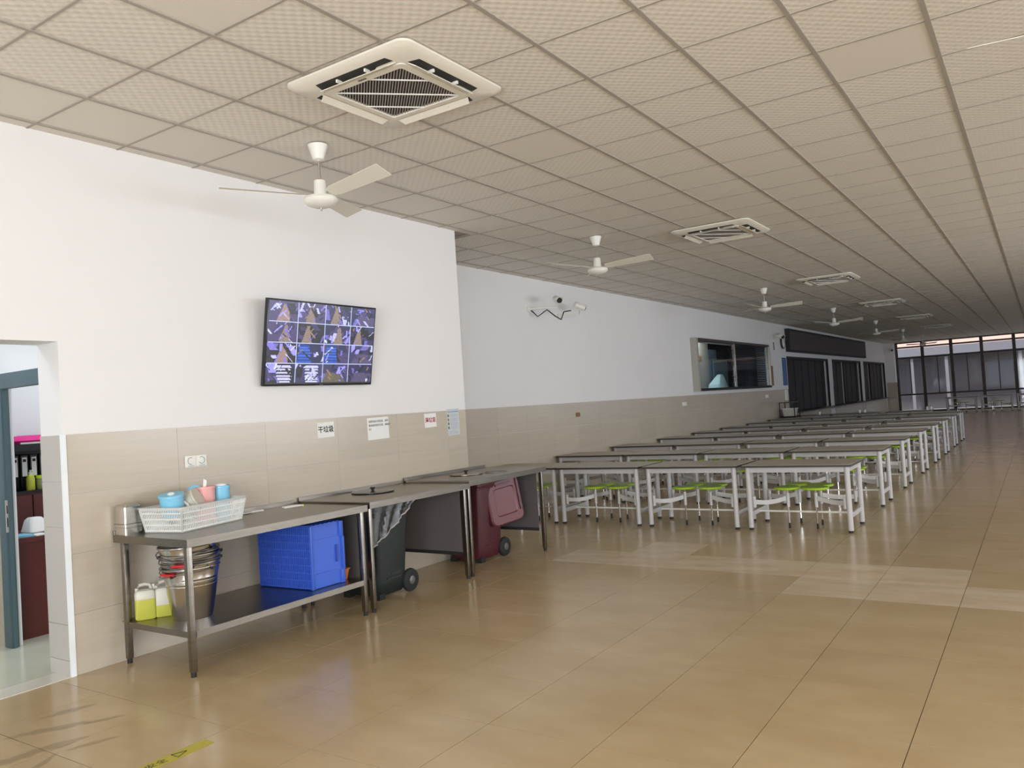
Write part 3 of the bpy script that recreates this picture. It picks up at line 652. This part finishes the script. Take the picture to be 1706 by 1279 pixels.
for k, (ya, lb) in enumerate(((1.005, 'left white switch plate with a round sticker above the basket'), (1.097, 'right white switch plate with a round sticker above the basket'))):
    sw = thing('switch_plate', (.001, ya+.045, 1.302), lb, 'switch', 'switch plates above the basket')
    B(0, .010, -.045, .045, -.043, .043).build('plate', WHITEP, sw, bevel=.003)
    pts = [(.0112, .025*math.cos(a), .025*math.sin(a)+.004) for a in [math.radians(d) for d in range(-150 if k else 60, 130 if k else 300, 15)]]
    MB().tube(pts, .0022, 5).build('sticker_ring', mat('sticker_ink', (.22, .26, .24) if k else (.25, .22, .16), .7), sw)
    B(.0102, .0108, -.025, .025, -.036, -.031).build('sticker_line', INKB, sw)

# television
tv = thing('television', (.118, 2.335, 2.205), 'wall television showing sixteen camera views, tilted forward', 'television', ry=math.radians(9.6))
B(-.035, .0, -.625, .625, -.36, .36).build('bezel', BLACKG, tv, bevel=.004)
B(-.075, -.035, -.30, .30, -.22, .16).build('rear_housing', BLACK, tv, bevel=.01)
B(-.098, -.076, -.18, .18, -.01, .15).build('bracket', STEELD, tv)
NX, NY = 160, 100
def quadset(kind, rnd):          # one camera picture as a pile of tinted slanted patches
    q = []
    lav = [(.36, .33, .95), (.24, .20, .72), (.55, .55, 1.0), (.18, .15, .55)]; drk = [(.03, .03, .09), (.05, .045, .13), (.02, .02, .03), (.08, .06, .16)]
    base = rnd.choice(drk)
    def slant(x, y, w_, h, k, c): q.append(((x, y), (x+w_, y), (x+w_+k*h, y+h), (x+k*h, y+h), c))
    for _ in range(9): slant(rnd.uniform(-.1, .9), rnd.uniform(0, .8), rnd.uniform(.05, .3), rnd.uniform(.1, .6), rnd.uniform(-.6, .6), rnd.choice(lav+drk+drk))
    vx = rnd.uniform(.35, .65)
    if kind == 0: q.append(((vx-.22, 0), (vx+.16, 0), (vx+.05, .85), (vx-.03, .85), (.27, .20, .17)))
    if kind == 5: q.append(((.25, 0), (.72, 0), (.68, .5), (.5, .85), (.34, .22, .20)))
    if kind == 1:
        q.append(((.0, 0), (.55, 0), (.45, .95), (.12, .95), (.02, .06, .30)))
        for i in range(6): y = .06+i*.14; q.append(((.05+i*.012, y), (.55-i*.015, y), (.55-i*.015, y+.06), (.05+i*.012, y+.06), (.05, .16, .72)))
    if kind == 2:
        for i in range(6): y = .05+i*.15; q.append(((.38-i*.02, y), (.85, y), (.8, y+.09), (.38, y+.09), (.62, .62, .95)))
    if kind == 3: q.append(((0, 0), (.9, 0), (.8, .45), (.15, .6), (.14, .115, .08)))
    if kind == 4: q.append(((.1, 0), (1, 0), (1, .5), (.3, .55), (.10, .08, .17)))
    for _ in range(11): slant(rnd.uniform(0, .95), rnd.uniform(0, .9), rnd.uniform(.02, .09), rnd.uniform(.05, .4), rnd.uniform(-.8, .8), rnd.choice(lav+drk+[(.30, .20, .12), (.7, .7, 1.0)]))
    return base, q
def inside(q, u, v):
    for i in range(4):
        (x0, y0), (x1, y1) = q[i], q[(i+1) % 4]
        if (x1-x0)*(v-y0)-(y1-y0)*(u-x0) < 0: return False
    return True
def cellcol(c, r, u, v, pic):
    col = pic[0]
    for q in pic[1]:
        if inside(q, u, v): col = q[4]
    j = random.uniform(.85, 1.15); return tuple(min(1, x*j) for x in col)
kinds = [5, 0, 0, 4, 0, 0, 0, 0, 5, 1, 1, 4, 2, 2, 3, 4]
rnds = [quadset(kinds[q], random.Random(40+q)) for q in range(16)]
xs = [-.612+1.224*i/NX for i in range(NX+1)]; zs = [-.345+.69*j/NY for j in range(NY+1)]
vs = [(.0012, y, z) for z in zs for y in xs]; fs = []; cols = []
for j in range(NY):
    for i in range(NX):
        a = j*(NX+1)+i; fs.append((a, a+1, a+NX+2, a+NX+1))
        c = i*4//NX; r = 3-(j*4//NY); u = (i*4/NX) % 1; v = (j*4/NY) % 1
        edge = (i % (NX//4) == 0) or (j % (NY//4) == 0)
        col = (.55, .62, .95) if edge and j > 0 and i > 0 else cellcol(c, r, u, v, rnds[r*4+c])
        if j < 2: col = (.03, .03, .03)
        cols.append(col)
me = bpy.data.meshes.new('screen'); me.from_pydata(vs, [], fs); ca = me.color_attributes.new('Col', 'FLOAT_COLOR', 'CORNER')
flat = []
for c_ in cols: flat += list((*c_, 1))*4
ca.data.foreach_set('color', flat); me.materials.append(VC); link('screen', me, tv)
B(.0005, .0025, -.02, .02, -.356, -.350).build('badge', STEELD, tv)

# floor tape
tp = thing('floor_tape', (1.765, -.36, .0006), 'worn yellow warning tape strip stuck on the floor', 'tape')
B(-.042, .042, -.55, .24, 0, .0007).build('strip', YTAPE, tp)
text('lettering', '小心地滑注意安全', .052, INK, Matrix.Translation((0, -.20, .0009)) @ Matrix.Rotation(PI/2, 4, 'Z'), tp, depth=.0002)
MB().tube([(-.028, .05, .001), (.028, .05, .001), (0, .115, .001), (-.028, .05, .001)], .0022, 4).build('warning_triangle', INK, tp)

# ------------------------------------------------------------------ ceiling cassettes
def cassette():
    t = thing('ceiling_cassette', (0, 0, 0), 'x', 'air conditioner', 'square ceiling air conditioners in a row'); Z = CH-.009; h = .475
    # outer frame with rounded corners, a flat ring around the grille and four outlet slots
    MB().loops([rrect(-h, h, -h, h, .07, 6, Z), rrect(-h, h, -h, h, .07, 6, Z-.012), rrect(-h+.035, h-.035, -h+.035, h-.035, .05, 6, Z-.034), rrect(-.315, .315, -.315, .315, .03, 6, Z-.040), rrect(-.31, .31, -.31, .31, .03, 6, Z-.02)]).build('frame', CREAM, t)
    for k in range(4):
        M = Matrix.Rotation(k*PI/2, 4, 'Z')
        s = MB().hexa([(-.29, .335, Z-.036), (.29, .335, Z-.036), (.27, .405, Z-.036), (-.27, .405, Z-.036)], [(-.29, .335, Z-.0385), (.29, .335, Z-.0405), (.27, .405, Z-.0375), (-.27, .405, Z-.0375)]).build('outlet_slot', DARK, t, M=M)  # flat dark plate, the shade inside the slot is its colour
        MB().hexa([(-.285, .330, Z-.042), (.285, .330, Z-.042), (.265, .372, Z-.066), (-.265, .372, Z-.066)], [(-.285, .333, Z-.039), (.285, .333, Z-.039), (.265, .376, Z-.063), (-.265, .376, Z-.063)]).build('louvre', CREAM, s, M=M)
        for x in (-.1, .12): MB().box(x-.006, x+.006, .345, .385, Z-.055, Z-.038).build('louvre_arm', WHITEP, s, M=M)
    B(-.30, .30, -.30, .30, Z-.030, Z-.026).build('filter', DARK, t)
    m = MB(); g = .29; o = 0; step = .0165; n = int(2*g*1.414/step)
    for i in range(-n//2, n//2+1):       # slats at 45 degrees across the square
        d = i*step; L = g*1.414-abs(d)-.008
        if L <= 0: continue
        c_, s_ = math.cos(PI/4), math.sin(PI/4)
        def q(a, b_): return (a*c_-b_*s_, a*s_+b_*c_)
        pts = [q(d-.003, -L), q(d+.003, -L), q(d+.003, L), q(d-.003, L)]
        m.hexa([(*p, Z-.040) for p in pts], [(*p, Z-.031) for p in pts])
    so = m.build('grille_slats', GRILLE, t, smooth=0, M=Matrix.Rotation(0, 4, 'Z')); so['kind'] = 'stuff'
    for d in (-.205, 0, .205):
        L = g*1.414-abs(d)-.01
        def q(a, b_): return (a*c_-b_*s_, a*s_+b_*c_)
        pts = [q(-L, d-.004), q(L, d-.004), q(L, d+.004), q(-L, d+.004)]
        MB().hexa([(*p, Z-.046) for p in pts], [(*p, Z-.040) for p in pts]).build('cross_bar', WHITEP, t)
    rgs = [rrect(-.312, .312, -.312, .312, .03, 6, Z-.022), rrect(-.312, .312, -.312, .312, .03, 6, Z-.046), rrect(-.27, .27, -.27, .27, .02, 6, Z-.048), rrect(-.27, .27, -.27, .27, .02, 6, Z-.022)]
    # grille bezel: corners cut so that the slats form an eight sided field
    MB().loops(rgs, cap0=False, cap1=False).build('grille_bezel', CREAM, t)
    B(-.03, .03, -.306, -.292, Z-.0492, Z-.047).build('badge', STEELD, t)
    return t
ac0 = cassette()
for k in range(6):
    o = ac0 if k == 0 else copy_tree(ac0); o.location = (2.185, 1.10+5.85*k, 0)
    o['label'] = ['nearest square ceiling air conditioner, directly above the near floor', 'second square ceiling air conditioner from the camera', 'third square ceiling air conditioner from the camera', 'fourth square ceiling air conditioner from the camera', 'fifth square ceiling air conditioner from the camera', 'sixth and farthest square ceiling air conditioner in the row'][k]
# ------------------------------------------------------------------ ceiling fans
def fan():
    t = thing('ceiling_fan', (0, 0, 0), 'x', 'fan', 'white ceiling fans in a row'); Z = CH-.009
    MB().lathe((0, 0, Z), [(.072, 0), (.070, -.01), (.04, -.105), (.018, -.115)], 24).build('canopy', WHITEP, t)
    MB().cyl((0, 0, Z-.11), (0, 0, 3.27), .009, n=10).build('downrod', CHROME, t)
    MB().lathe((0, 0, 0), [(.02, 3.285), (.042, 3.275), (.046, 3.19), (.05, 3.165)], 24).build('motor_cap', WHITEP, t)
    MB().lathe((0, 0, 0), [(.06, 3.168), (.115, 3.152), (.125, 3.135), (.12, 3.12), (.10, 3.10), (.05, 3.082), (.02, 3.078)], 32).build('motor_housing', WHITEP, t)
    MB().lathe((0, 0, 0), [(.007, 3.079), (.007, 3.06), (.003, 3.055)], 10).build('pull_nut', CHROME, t)
    for a in (114, 234, 354):
        prof = [(.10, -.035, .035), (.16, -.05, .055), (.69, -.065, .070)]
        vs = []; 
        for r, a0, a1 in prof:
            for s, dz in ((a0, -.022), (a1, .022)):
                vs.append((r, s, 3.165-dz*(abs(s)/.06)*1.0+.03*(r/.69)))
        top = [(x, y, z+.003) for x, y, z in vs]
        m = MB(); m.hexa([vs[0], vs[2], vs[3], vs[1]], [top[0], top[2], top[3], top[1]]); m.hexa([vs[2], vs[4], vs[5], vs[3]], [top[2], top[4], top[5], top[3]])
        m.build('blade', CREAM, t, M=Matrix.Rotation(math.radians(a), 4, 'Z'), smooth=0)
    return t
f0 = fan(); fpos = [(1.07, 1.49, 0), (.955, 6.02, 10), (.94, 13.02, 25), (1.02, 18.8, 5), (1.06, 24.7, 35), (1.05, 30.6, 15), (1.05, 36.4, 50), (5.81, 2.02, 66)]
flab = ['nearest white ceiling fan, hanging before the television wall', 'second white ceiling fan, near the wall security cameras', 'third white ceiling fan from the camera', 'fourth white ceiling fan from the camera', 'fifth white ceiling fan from the camera', 'sixth white ceiling fan, close to the far end windows', 'farthest white ceiling fan, in front of the end windows', 'ceiling fan at the right picture edge showing one blade']
for k, (x, y, a) in enumerate(fpos):
    o = f0 if k == 0 else copy_tree(f0); o.location = (x, y, 0); o.rotation_euler.z = math.radians(a); o['label'] = flab[k]

# ------------------------------------------------------------------ dining tables with swing seats
TL, TD, TH = 1.20, .74, .73
def dining():
    t = thing('dining_table', (0, 0, 0), 'x', 'table', 'dining tables in rows'); a, b_ = TL/2, TD/2
    MB().box(-a+.004, a-.004, -b_+.004, b_-.004, TH-.004, TH).build('table_top', TOPM, t, smooth=0)
    B(-a, a, -b_, b_, TH-.026, TH-.004).build('edge_band', EDGE, t, smooth=0)
    lx, ly = a-.055, b_-.06
    for s in (-1, 1):
        B(-lx, lx, s*ly-.012, s*ly+.012, TH-.085, TH-.026).build('long_rail', GREYM, t, smooth=0)
        B(s*lx-.012, s*lx+.012, -ly, ly, TH-.085, TH-.026).build('short_rail', GREYM, t, smooth=0)
        B(s*lx-.01, s*lx+.01, -ly+.02, ly-.02, .15, .20).build('foot_rail', GREYM, t, smooth=0)
    MB().cyl((-lx, 0, .17), (lx, 0, .17), .011, n=8).build('stretcher', WHITEP, t)
    for sx_ in (-1, 1):
        for s_ in (-1, 1):
            l = MB().cyl((sx_*lx, s_*ly, .025), (sx_*lx, s_*ly, TH-.026), .029, n=14).build('leg', GREYM, t)
            MB().lathe((sx_*lx, s_*ly, 0), [(.026, 0), (.026, .014), (.020, .025)], 12).build('leg_foot', BLACK, l)
    # swing arms: pivot sleeve at the leg, curved bar, pole with seat
    L = .43
    m = MB()
    m.cyl((.052, 0, .25), (.052, 0, .375), .020, n=12)
    n = 8; lo = []; 
    for i in range(n+1):
        u = i/n; x = .06+(L-.08)*u; y = -.03*math.sin(PI*u); z = .285+.03*u-.018*math.sin(PI*u)
        lo.append([(x, y-.008, z), (x, y+.008, z), (x, y+.008, z+.05), (x, y-.008, z+.05)])
    m.loops(lo); m.cyl((L, 0, .24), (L, 0, .40), .018, n=12)
    am = m.build('swing_arm', ARMM, None).data
    sm = MB().lathe((L, 0, 0), [(.04, .432), (.13, .436), (.148, .445), (.150, .455), (.144, .464), (.125, .468), (.06, .465)], 28).build('seat', GREEN, None).data
    pm = MB().cyl((L, 0, .05), (L, 0, .435), .009, n=8).build('pole', CHROME, None).data
    fm = MB().cyl((L, 0, 0), (L, 0, .06), .014, .011, n=10).build('pole_foot', BLACK, None).data
    for nme in ('swing_arm', 'seat', 'pole', 'pole_foot'): bpy.data.objects.remove(bpy.data.objects[nme])
    for sx_, s_, ang in ((-1, -1, 24), (1, -1, 180-22), (-1, 1, -8), (1, 1, 180+18)):
        ao = link('swing_arm', am, t); ao.location = (sx_*lx, s_*ly, 0); ao.rotation_euler.z = math.radians(ang)
        link('seat', sm, ao); link('pole', pm, ao); link('pole_foot', fm, ao)
    return t
d0 = dining(); first = True
rows = [6.75, 8.76, 10.72, 12.80, 14.70, 16.58, 18.62, 20.58]
cols_ = [-.63, .555, 1.775, 2.995]
on_ = ['front', 'second', 'third', 'fourth', 'fifth', 'sixth', 'seventh', 'eighth']
cn = ['leftmost of four, beside the wall', 'second from the left wall', 'third from the left wall', 'rightmost of four, on the aisle']
for r, y in enumerate(rows):
    for c, x in enumerate(cols_):
        o = d0 if first else copy_tree(d0); first = False
        o.location = (x + (.0 if c else .0), y, 0)
        if c == 0: o.scale.x = .97
        o['label'] = 'grey dining table with green seats, %s row, %s' % (on_[r], cn[c])
        k = 0
        for ch in o.children:
            if ch.name.startswith('swing_arm'): ch.rotation_euler.z += math.radians(random.uniform(-6, 6)*(0 if r == 0 and c == 3 else 1)); k += 1
for k, x in enumerate((-.60, .62, 2.08)):
    o = copy_tree(d0); o.location = (x, 22.75, 0); o['label'] = 'grey dining table in the ninth row, %s, carrying small items' % ['beside the trolley', 'middle one', 'right end one'][k]
for k in range(6):
    o = copy_tree(d0); o.location = (2.15+k*1.38, 39.2-.0*k, 0); o.scale.x = 1.05; o['label'] = 'dim grey dining table in the last row before the end windows, %s' % ['leftmost', 'second from left', 'third from left', 'fourth from left', 'fifth from left', 'sixth from left'][k]
# small things on the ninth row
for k, (x, y) in enumerate(((.78, 22.6), (.90, 22.7), (2.55, 22.6), (2.64, 22.7), (-.35, 22.6))):
    t = thing('seasoning_jar', (x, y, .7305), ['left white seasoning jar of the pair in mid ninth row', 'right white seasoning jar of the pair in mid ninth row', 'left white seasoning jar at the right end of the ninth row', 'right white seasoning jar at the right end of the ninth row', 'lone white seasoning jar near the trolley'][k], 'jar', 'seasoning jars on the ninth row')
    MB().lathe((0, 0, 0), [(.028, 0), (.03, .005), (.03, .08), (.02, .095)], 14).build('body', WHITEP, t); MB().lathe((0, 0, 0), [(.021, .095), (.021, .115), (.018, .117)], 12).build('cap', STEELD, t)
# trolley by the wall
tro = thing('service_trolley', (-.98, 21.68, 0), 'dark service trolley with a pale tub, parked at the tiled wall', 'trolley')
for x in (-.21, .21):
    for y in (-.3, .3):
        MB().cyl((x, y, .08), (x, y, 1.17), .014, n=8).build('post', BLACK, tro); MB().cyl((x-.012, y, .045), (x+.012, y, .045), .045, n=14).build('caster', BLACK, tro)
for z in (.2, .72): taper(-.23, .23, -.32, .32, .05, .01, .006, z=z).build('shelf', BLACK, tro)
MB().cyl((-.21, -.3, 1.17), (.21, -.3, 1.17), .014, n=8).build('rail', STEELD, tro); MB().cyl((-.21, .3, 1.17), (.21, .3, 1.17), .014, n=8).build('rail', STEELD, tro)
tub = thing('storage_tub', (-.98, 21.68, .727), 'pale plastic tub with a draped rim on the trolley', 'tub')
taper(-.18, .18, -.25, .25, .25, .04, .006, r=.05).build('body', BEIGEP, tub); MB().loops([rrect(-.19, .19, -.26, .26, .05, 4, .24), rrect(-.2, .2, -.27, .27, .05, 4, .262), rrect(-.17, .17, -.24, .24, .05, 4, .262), rrect(-.17, .17, -.24, .24, .05, 4, .245)], cap0=False, cap1=False).build('rim', PAPER, tub)

# ------------------------------------------------------------------ service window, boards, cameras on the long wall
win = struct(MB().box(XF, XF+.15, 14.68, 14.78, 1.64, 2.85).box(XF, XF+.15, 20.37, 20.46, 1.64, 2.85).build('window_15', mat('pale_aluminium', (.42, .40, .36), .4, .3)), 'boxed service window with aluminium frame on the long wall')
B(XF, XF+.15, 14.78, 20.37, 2.79, 2.85).build('head', BINFRAME, win); B(XF, XF+.16, 14.78, 20.37, 1.64, 1.70).build('sill', BLACK, win)
B(XF+.10, XF+.14, 17.28, 17.40, 1.70, 2.79).build('mullion', CHROME, win); B(XF+.10, XF+.14, 20.31, 20.37, 1.70, 2.79).build('stile', CHROME, win)
B(XF+.115, XF+.121, 14.78, 17.28, 1.70, 2.79).build('pane', GLASSD, win); B(XF+.095, XF+.10, 17.40, 20.31, 1.70, 2.79).build('pane', GLASSD, win)
m = MB()
for k in range(22):
    z = 1.71+k*.049; m.hexa([(XF+.02, 17.35, z), (XF+.05, 17.35, z+.03), (XF+.05, 20.33, z+.03), (XF+.02, 20.33, z)], [(XF+.022, 17.35, z+.004), (XF+.052, 17.35, z+.034), (XF+.052, 20.33, z+.034), (XF+.022, 20.33, z+.004)])
bl = m.build('window_blind', TARN, smooth=0); tag(bl, 'closed dark slatted blind behind the right pane of the service window', 'blind', kind='stuff')
# kitchen behind
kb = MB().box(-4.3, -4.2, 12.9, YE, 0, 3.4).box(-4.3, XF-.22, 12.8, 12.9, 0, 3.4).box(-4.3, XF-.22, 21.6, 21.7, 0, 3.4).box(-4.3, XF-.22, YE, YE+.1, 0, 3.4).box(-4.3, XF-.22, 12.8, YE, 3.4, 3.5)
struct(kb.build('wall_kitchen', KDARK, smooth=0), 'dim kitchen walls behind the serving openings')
tag(B(-2.1, -2.0, 15.6, 17.9, 0, 3.0).build('partition', mat('kitchen_beige_partition', (.34, .31, .27), .6)), 'beige partition seen through the left pane of the service window', 'partition')
tag(B(-1.995, -1.985, 16.75, 17.35, 2.42, 2.56).build('door_sign', BROWN), 'small dark sign plate on the beige partition', 'sign')
c1 = thing('steel_cupboard', (-2.25, 18.25, 0), 'tall blue-grey cupboard behind the service window', 'cupboard'); B(-.25, .22, -.34, .36, 0, 2.75).build('body', KBLUE, c1)
for y in (-.33, .02): B(.221, .235, y, y+.32, .05, 2.5).build('door', KBLUE, c1, bevel=.004)
c2 = thing('kitchen_door', (-2.2, 19.15, 0), 'green-grey kitchen door with dark lintel behind the service window', 'door'); B(-.1, .1, -.5, .55, 0, 2.5).build('leaf', KGREEN, c2); B(-.12, .16, -.5, .6, 2.5, 2.72).build('lintel', BLACK, c2)
kc = MB(); kc.loops([rrect(-1.95, -1.6, 17.45, 18.25, .08, 4, 1.60), rrect(-1.92, -1.62, 17.5, 18.2, .08, 4, 1.80), rrect(-1.86, -1.68, 17.75, 18.2, .06, 4, 1.95), rrect(-1.82, -1.72, 17.95, 18.15, .04, 4, 2.06)])  # pale form narrowing upwards on the low cabinet
tag(kc.build('pale_shape', mat('pale_blue_white', (.50, .66, .68), .7)), 'pale blue-white rounded shape behind the service window', 'cloth')
tag(B(-1.98, -1.55, 17.3, 18.5, 0, 1.6).build('kitchen_cabinet', KDARK), 'dark low cabinet carrying the pale rounded shape', 'cabinet')
# strip curtains in the three serving openings
for k, (a, b_) in enumerate(OPN):
    fr = struct(MB().box(XF-.06, XF+.01, a, a+.06, .845, 2.58).box(XF-.06, XF+.01, b_-.06, b_, .845, 2.58).box(XF-.06, XF+.01, a+.06, b_-.06, 2.50, 2.58).build('window_%d' % (16+k), BLACK), ['nearest', 'middle', 'farthest'][k]+' dark serving opening frame')
    cu = thing('strip_curtain', (XF-.12, (a+b_)/2, .845), ['dark strip curtain in the nearest serving opening', 'dark strip curtain in the middle serving opening', 'dark strip curtain in the farthest serving opening'][k], 'curtain', 'strip curtains in the serving openings')
    n = 12; Lq = b_-a-.02
    for i in range(n):
        y = -Lq/2+i*Lq/n; off = .012*(i % 2)
        bright_slit = (k == 1 and i == 5) or (k == 2 and i in (4,))  # pale strips stand in for bright light seen through a slit
        B(off-.04, off-.034, y+.006, y+(Lq/n)*(1.02 if not bright_slit else .45), .01, 1.735).build('strip', SLITLIGHT if bright_slit else CURT, cu, smooth=0)
    MB().cyl((-.03, -Lq/2, 1.72), (-.03, Lq/2, 1.72), .012, n=8).build('rail', STEELD, cu)
led = thing('led_board', (XF, 29.2, 3.08), 'long dark LED message board above the serving openings', 'sign board')
B(0.002, .11, -6.45, 6.45, -.36, .36).build('case', BLACK, led); B(.1101, .118, -6.33, 6.33, -.29, .29).build('display', SCREEND, led)
ck = thing('wall_clock', (XF, 22.35, 3.0), 'round black-rimmed clock beside the message board', 'clock')
CM = Matrix.Rotation(PI/2, 4, 'Y')
MB().lathe((0, 0, 0), [(.18, .002), (.20, .01), (.20, .05), (.175, .06), (.17, .045)], 32).build('rim', BLACKG, ck, M=CM)
MB().lathe((0, 0, 0), [(.172, .046), (.172, .048), (.01, .049)], 32).build('dial', PAPER, ck, M=CM)
B(.051, .054, -.006, .006, 0, .11).build('hand', BLACK, ck); B(.051, .054, 0, .08, -.006, .006).build('hand', BLACK, ck)
tag(B(XF+.001, XF+.012, 20.66, 21.15, 1.69, 2.27).build('wall_plaque', BROWN), 'brown plaque hanging right of the service window', 'plaque')
tag(B(XF+.001, XF+.012, 22.2, 22.66, 1.68, 2.53).build('wall_poster', mat('blue_poster', (.035, .10, .30), .5)), 'narrow blue poster beside the nearest serving opening', 'poster')
tag(B(XF+.001, XF+.05, 22.25, 22.5, 1.22, 1.55).build('control_box', WHITEP, bevel=.01), 'small white control box under the blue poster', 'box')
tag(B(XF+.001, XF+.015, 13.95, 14.2, 1.34, 1.42).build('wall_socket', WHITEP, bevel=.004), 'white wall socket left of the service window', 'socket')
tag(B(XF+.001, XF+.015, 20.2, 20.5, 1.35, 1.44).build('wall_socket', WHITEP, bevel=.004), 'white wall socket under the right end of the service window', 'socket')
tag(B(XF+.001, XF+.02, 9.20, 9.32, 1.32, 1.39).build('wall_hook', BROWN, bevel=.004), 'small dark hook plate on the tiled dado', 'hook')
def bullet(loc, dirv, label, cable=True, s=1.0):
    t = thing('security_camera', loc, label, 'camera'); d = Vector(dirv).normalized(); q = d.to_track_quat('Z', 'Y').to_matrix().to_4x4()
    MB().cyl((0, 0, -.09*s), (0, 0, .10*s), .045*s, .048*s, n=20).build('housing', WHITEP, t, M=q)
    MB().cyl((0, 0, .10*s), (0, 0, .115*s), .044*s, .040*s, n=20).build('lens_face', BLACKG, t, M=q)
    hd = MB(); pts = [[(.056*s*math.cos(a), .056*s*math.sin(a), z) for a in [math.radians(x) for x in range(20, 165, 16)]] for z in (-.08*s, .135*s)]
    n = len(pts[0]); hd.add(pts[0]+pts[1], [(i, i+1, n+i+1, n+i) for i in range(n-1)]); hh = hd.build('sunshade', WHITEP, t, M=q)
    sm_ = hh.modifiers.new('thickness', 'SOLIDIFY'); sm_.thickness = .004
    return t
def cam_arm(t, base, j):        # base and joint in the camera's local frame
    MB().cyl((base[0], base[1], base[2]), (base[0]+.03, base[1], base[2]), .05, n=18).build('wall_mount', WHITEP, t)
    MB().tube([(base[0]+.02, base[1], base[2]), ((base[0]+j[0])/2, base[1]*.6, base[2]+.01), j, (0, 0, -.04)], .016, 8).build('arm', WHITEP, t)
c_ = bullet((-.86, 8.15, 3.17), (.75, -.62, -.25), 'left white security camera facing out, with black cable'); cam_arm(c_, (XF+.86, -.25, -.12), (0, 0, -.12))
MB().tube([(XF+.90, -.22, -.14), (-.28, -.15, -.24), (-.16, -.06, -.14), (-.08, .03, -.24), (-.02, .12, -.30), (.0, .18, -.18), (-.04, .30, -.16), (-.05, .5, -.13)], .010, 6).build('cable', BLACK, c_)
c_ = bullet((-.92, 8.95, 3.13), (.45, .85, -.30), 'right white security camera pointing along the hall'); cam_arm(c_, (XF+.92, -.12, -.14), (0, 0, -.13))
c_ = bullet((-1.05, 21.4, 3.14), (.8, -.5, -.3), 'small far security camera left of the clock', s=1.3); cam_arm(c_, (XF+1.05, 0, -.12), (0, 0, -.12))
MB().tube([(XF+1.06, 0, -.14), (XF+1.06, .02, -.40)], .012, 6).build('cable', BLACK, c_)
c_ = bullet((-.95, 41.35, 3.2), (.6, -.8, -.2), 'dark security camera on the far corner pillar', s=1.3); cam_arm(c_, (XF+.97, .0, -.12), (0, 0, -.12))

# dried water smears on the floor by the doorway
SM = glass('dried_smear', (.88, .875, .86), .03, .5)
rs = random.Random(3)
for k, (x, y, L, W_, a) in enumerate(((.62, -.22, .30, .045, 75), (.80, -.42, .42, .05, 60), (1.05, -.60, .50, .06, 78), (1.22, -.40, .26, .03, 70), (1.30, -.78, .55, .035, 120), (.95, -.20, .22, .03, 65))):
    n = 14; up = []; dn = []
    for i in range(n+1):
        u = i/n; e = math.sin(PI*u)**.5; up.append((L*(u-.5), W_*e*rs.uniform(.4, 1), .0005)); dn.append((L*(u-.5), -W_*e*rs.uniform(.4, 1), .0005))
    vs_ = up+dn; m = MB(); m.add(vs_, [(i, n+1+i, n+2+i, i+1) for i in range(n)])
    o = m.build('floor_smear', SM, smooth=0); o.location = (x, y, 0); o.rotation_euler.z = math.radians(a)
    tag(o, ['faint grey smear on the floor tiles nearest the door threshold', 'second faint grey smear from the door threshold', 'broad grey smear on the floor left of the yellow tape', 'short grey smear between the threshold and the yellow tape', 'long thin grey smear at the bottom left corner of the picture', 'small grey smear beside the doorway corner bead'][k], 'stain', 'dried smears on the floor by the doorway')
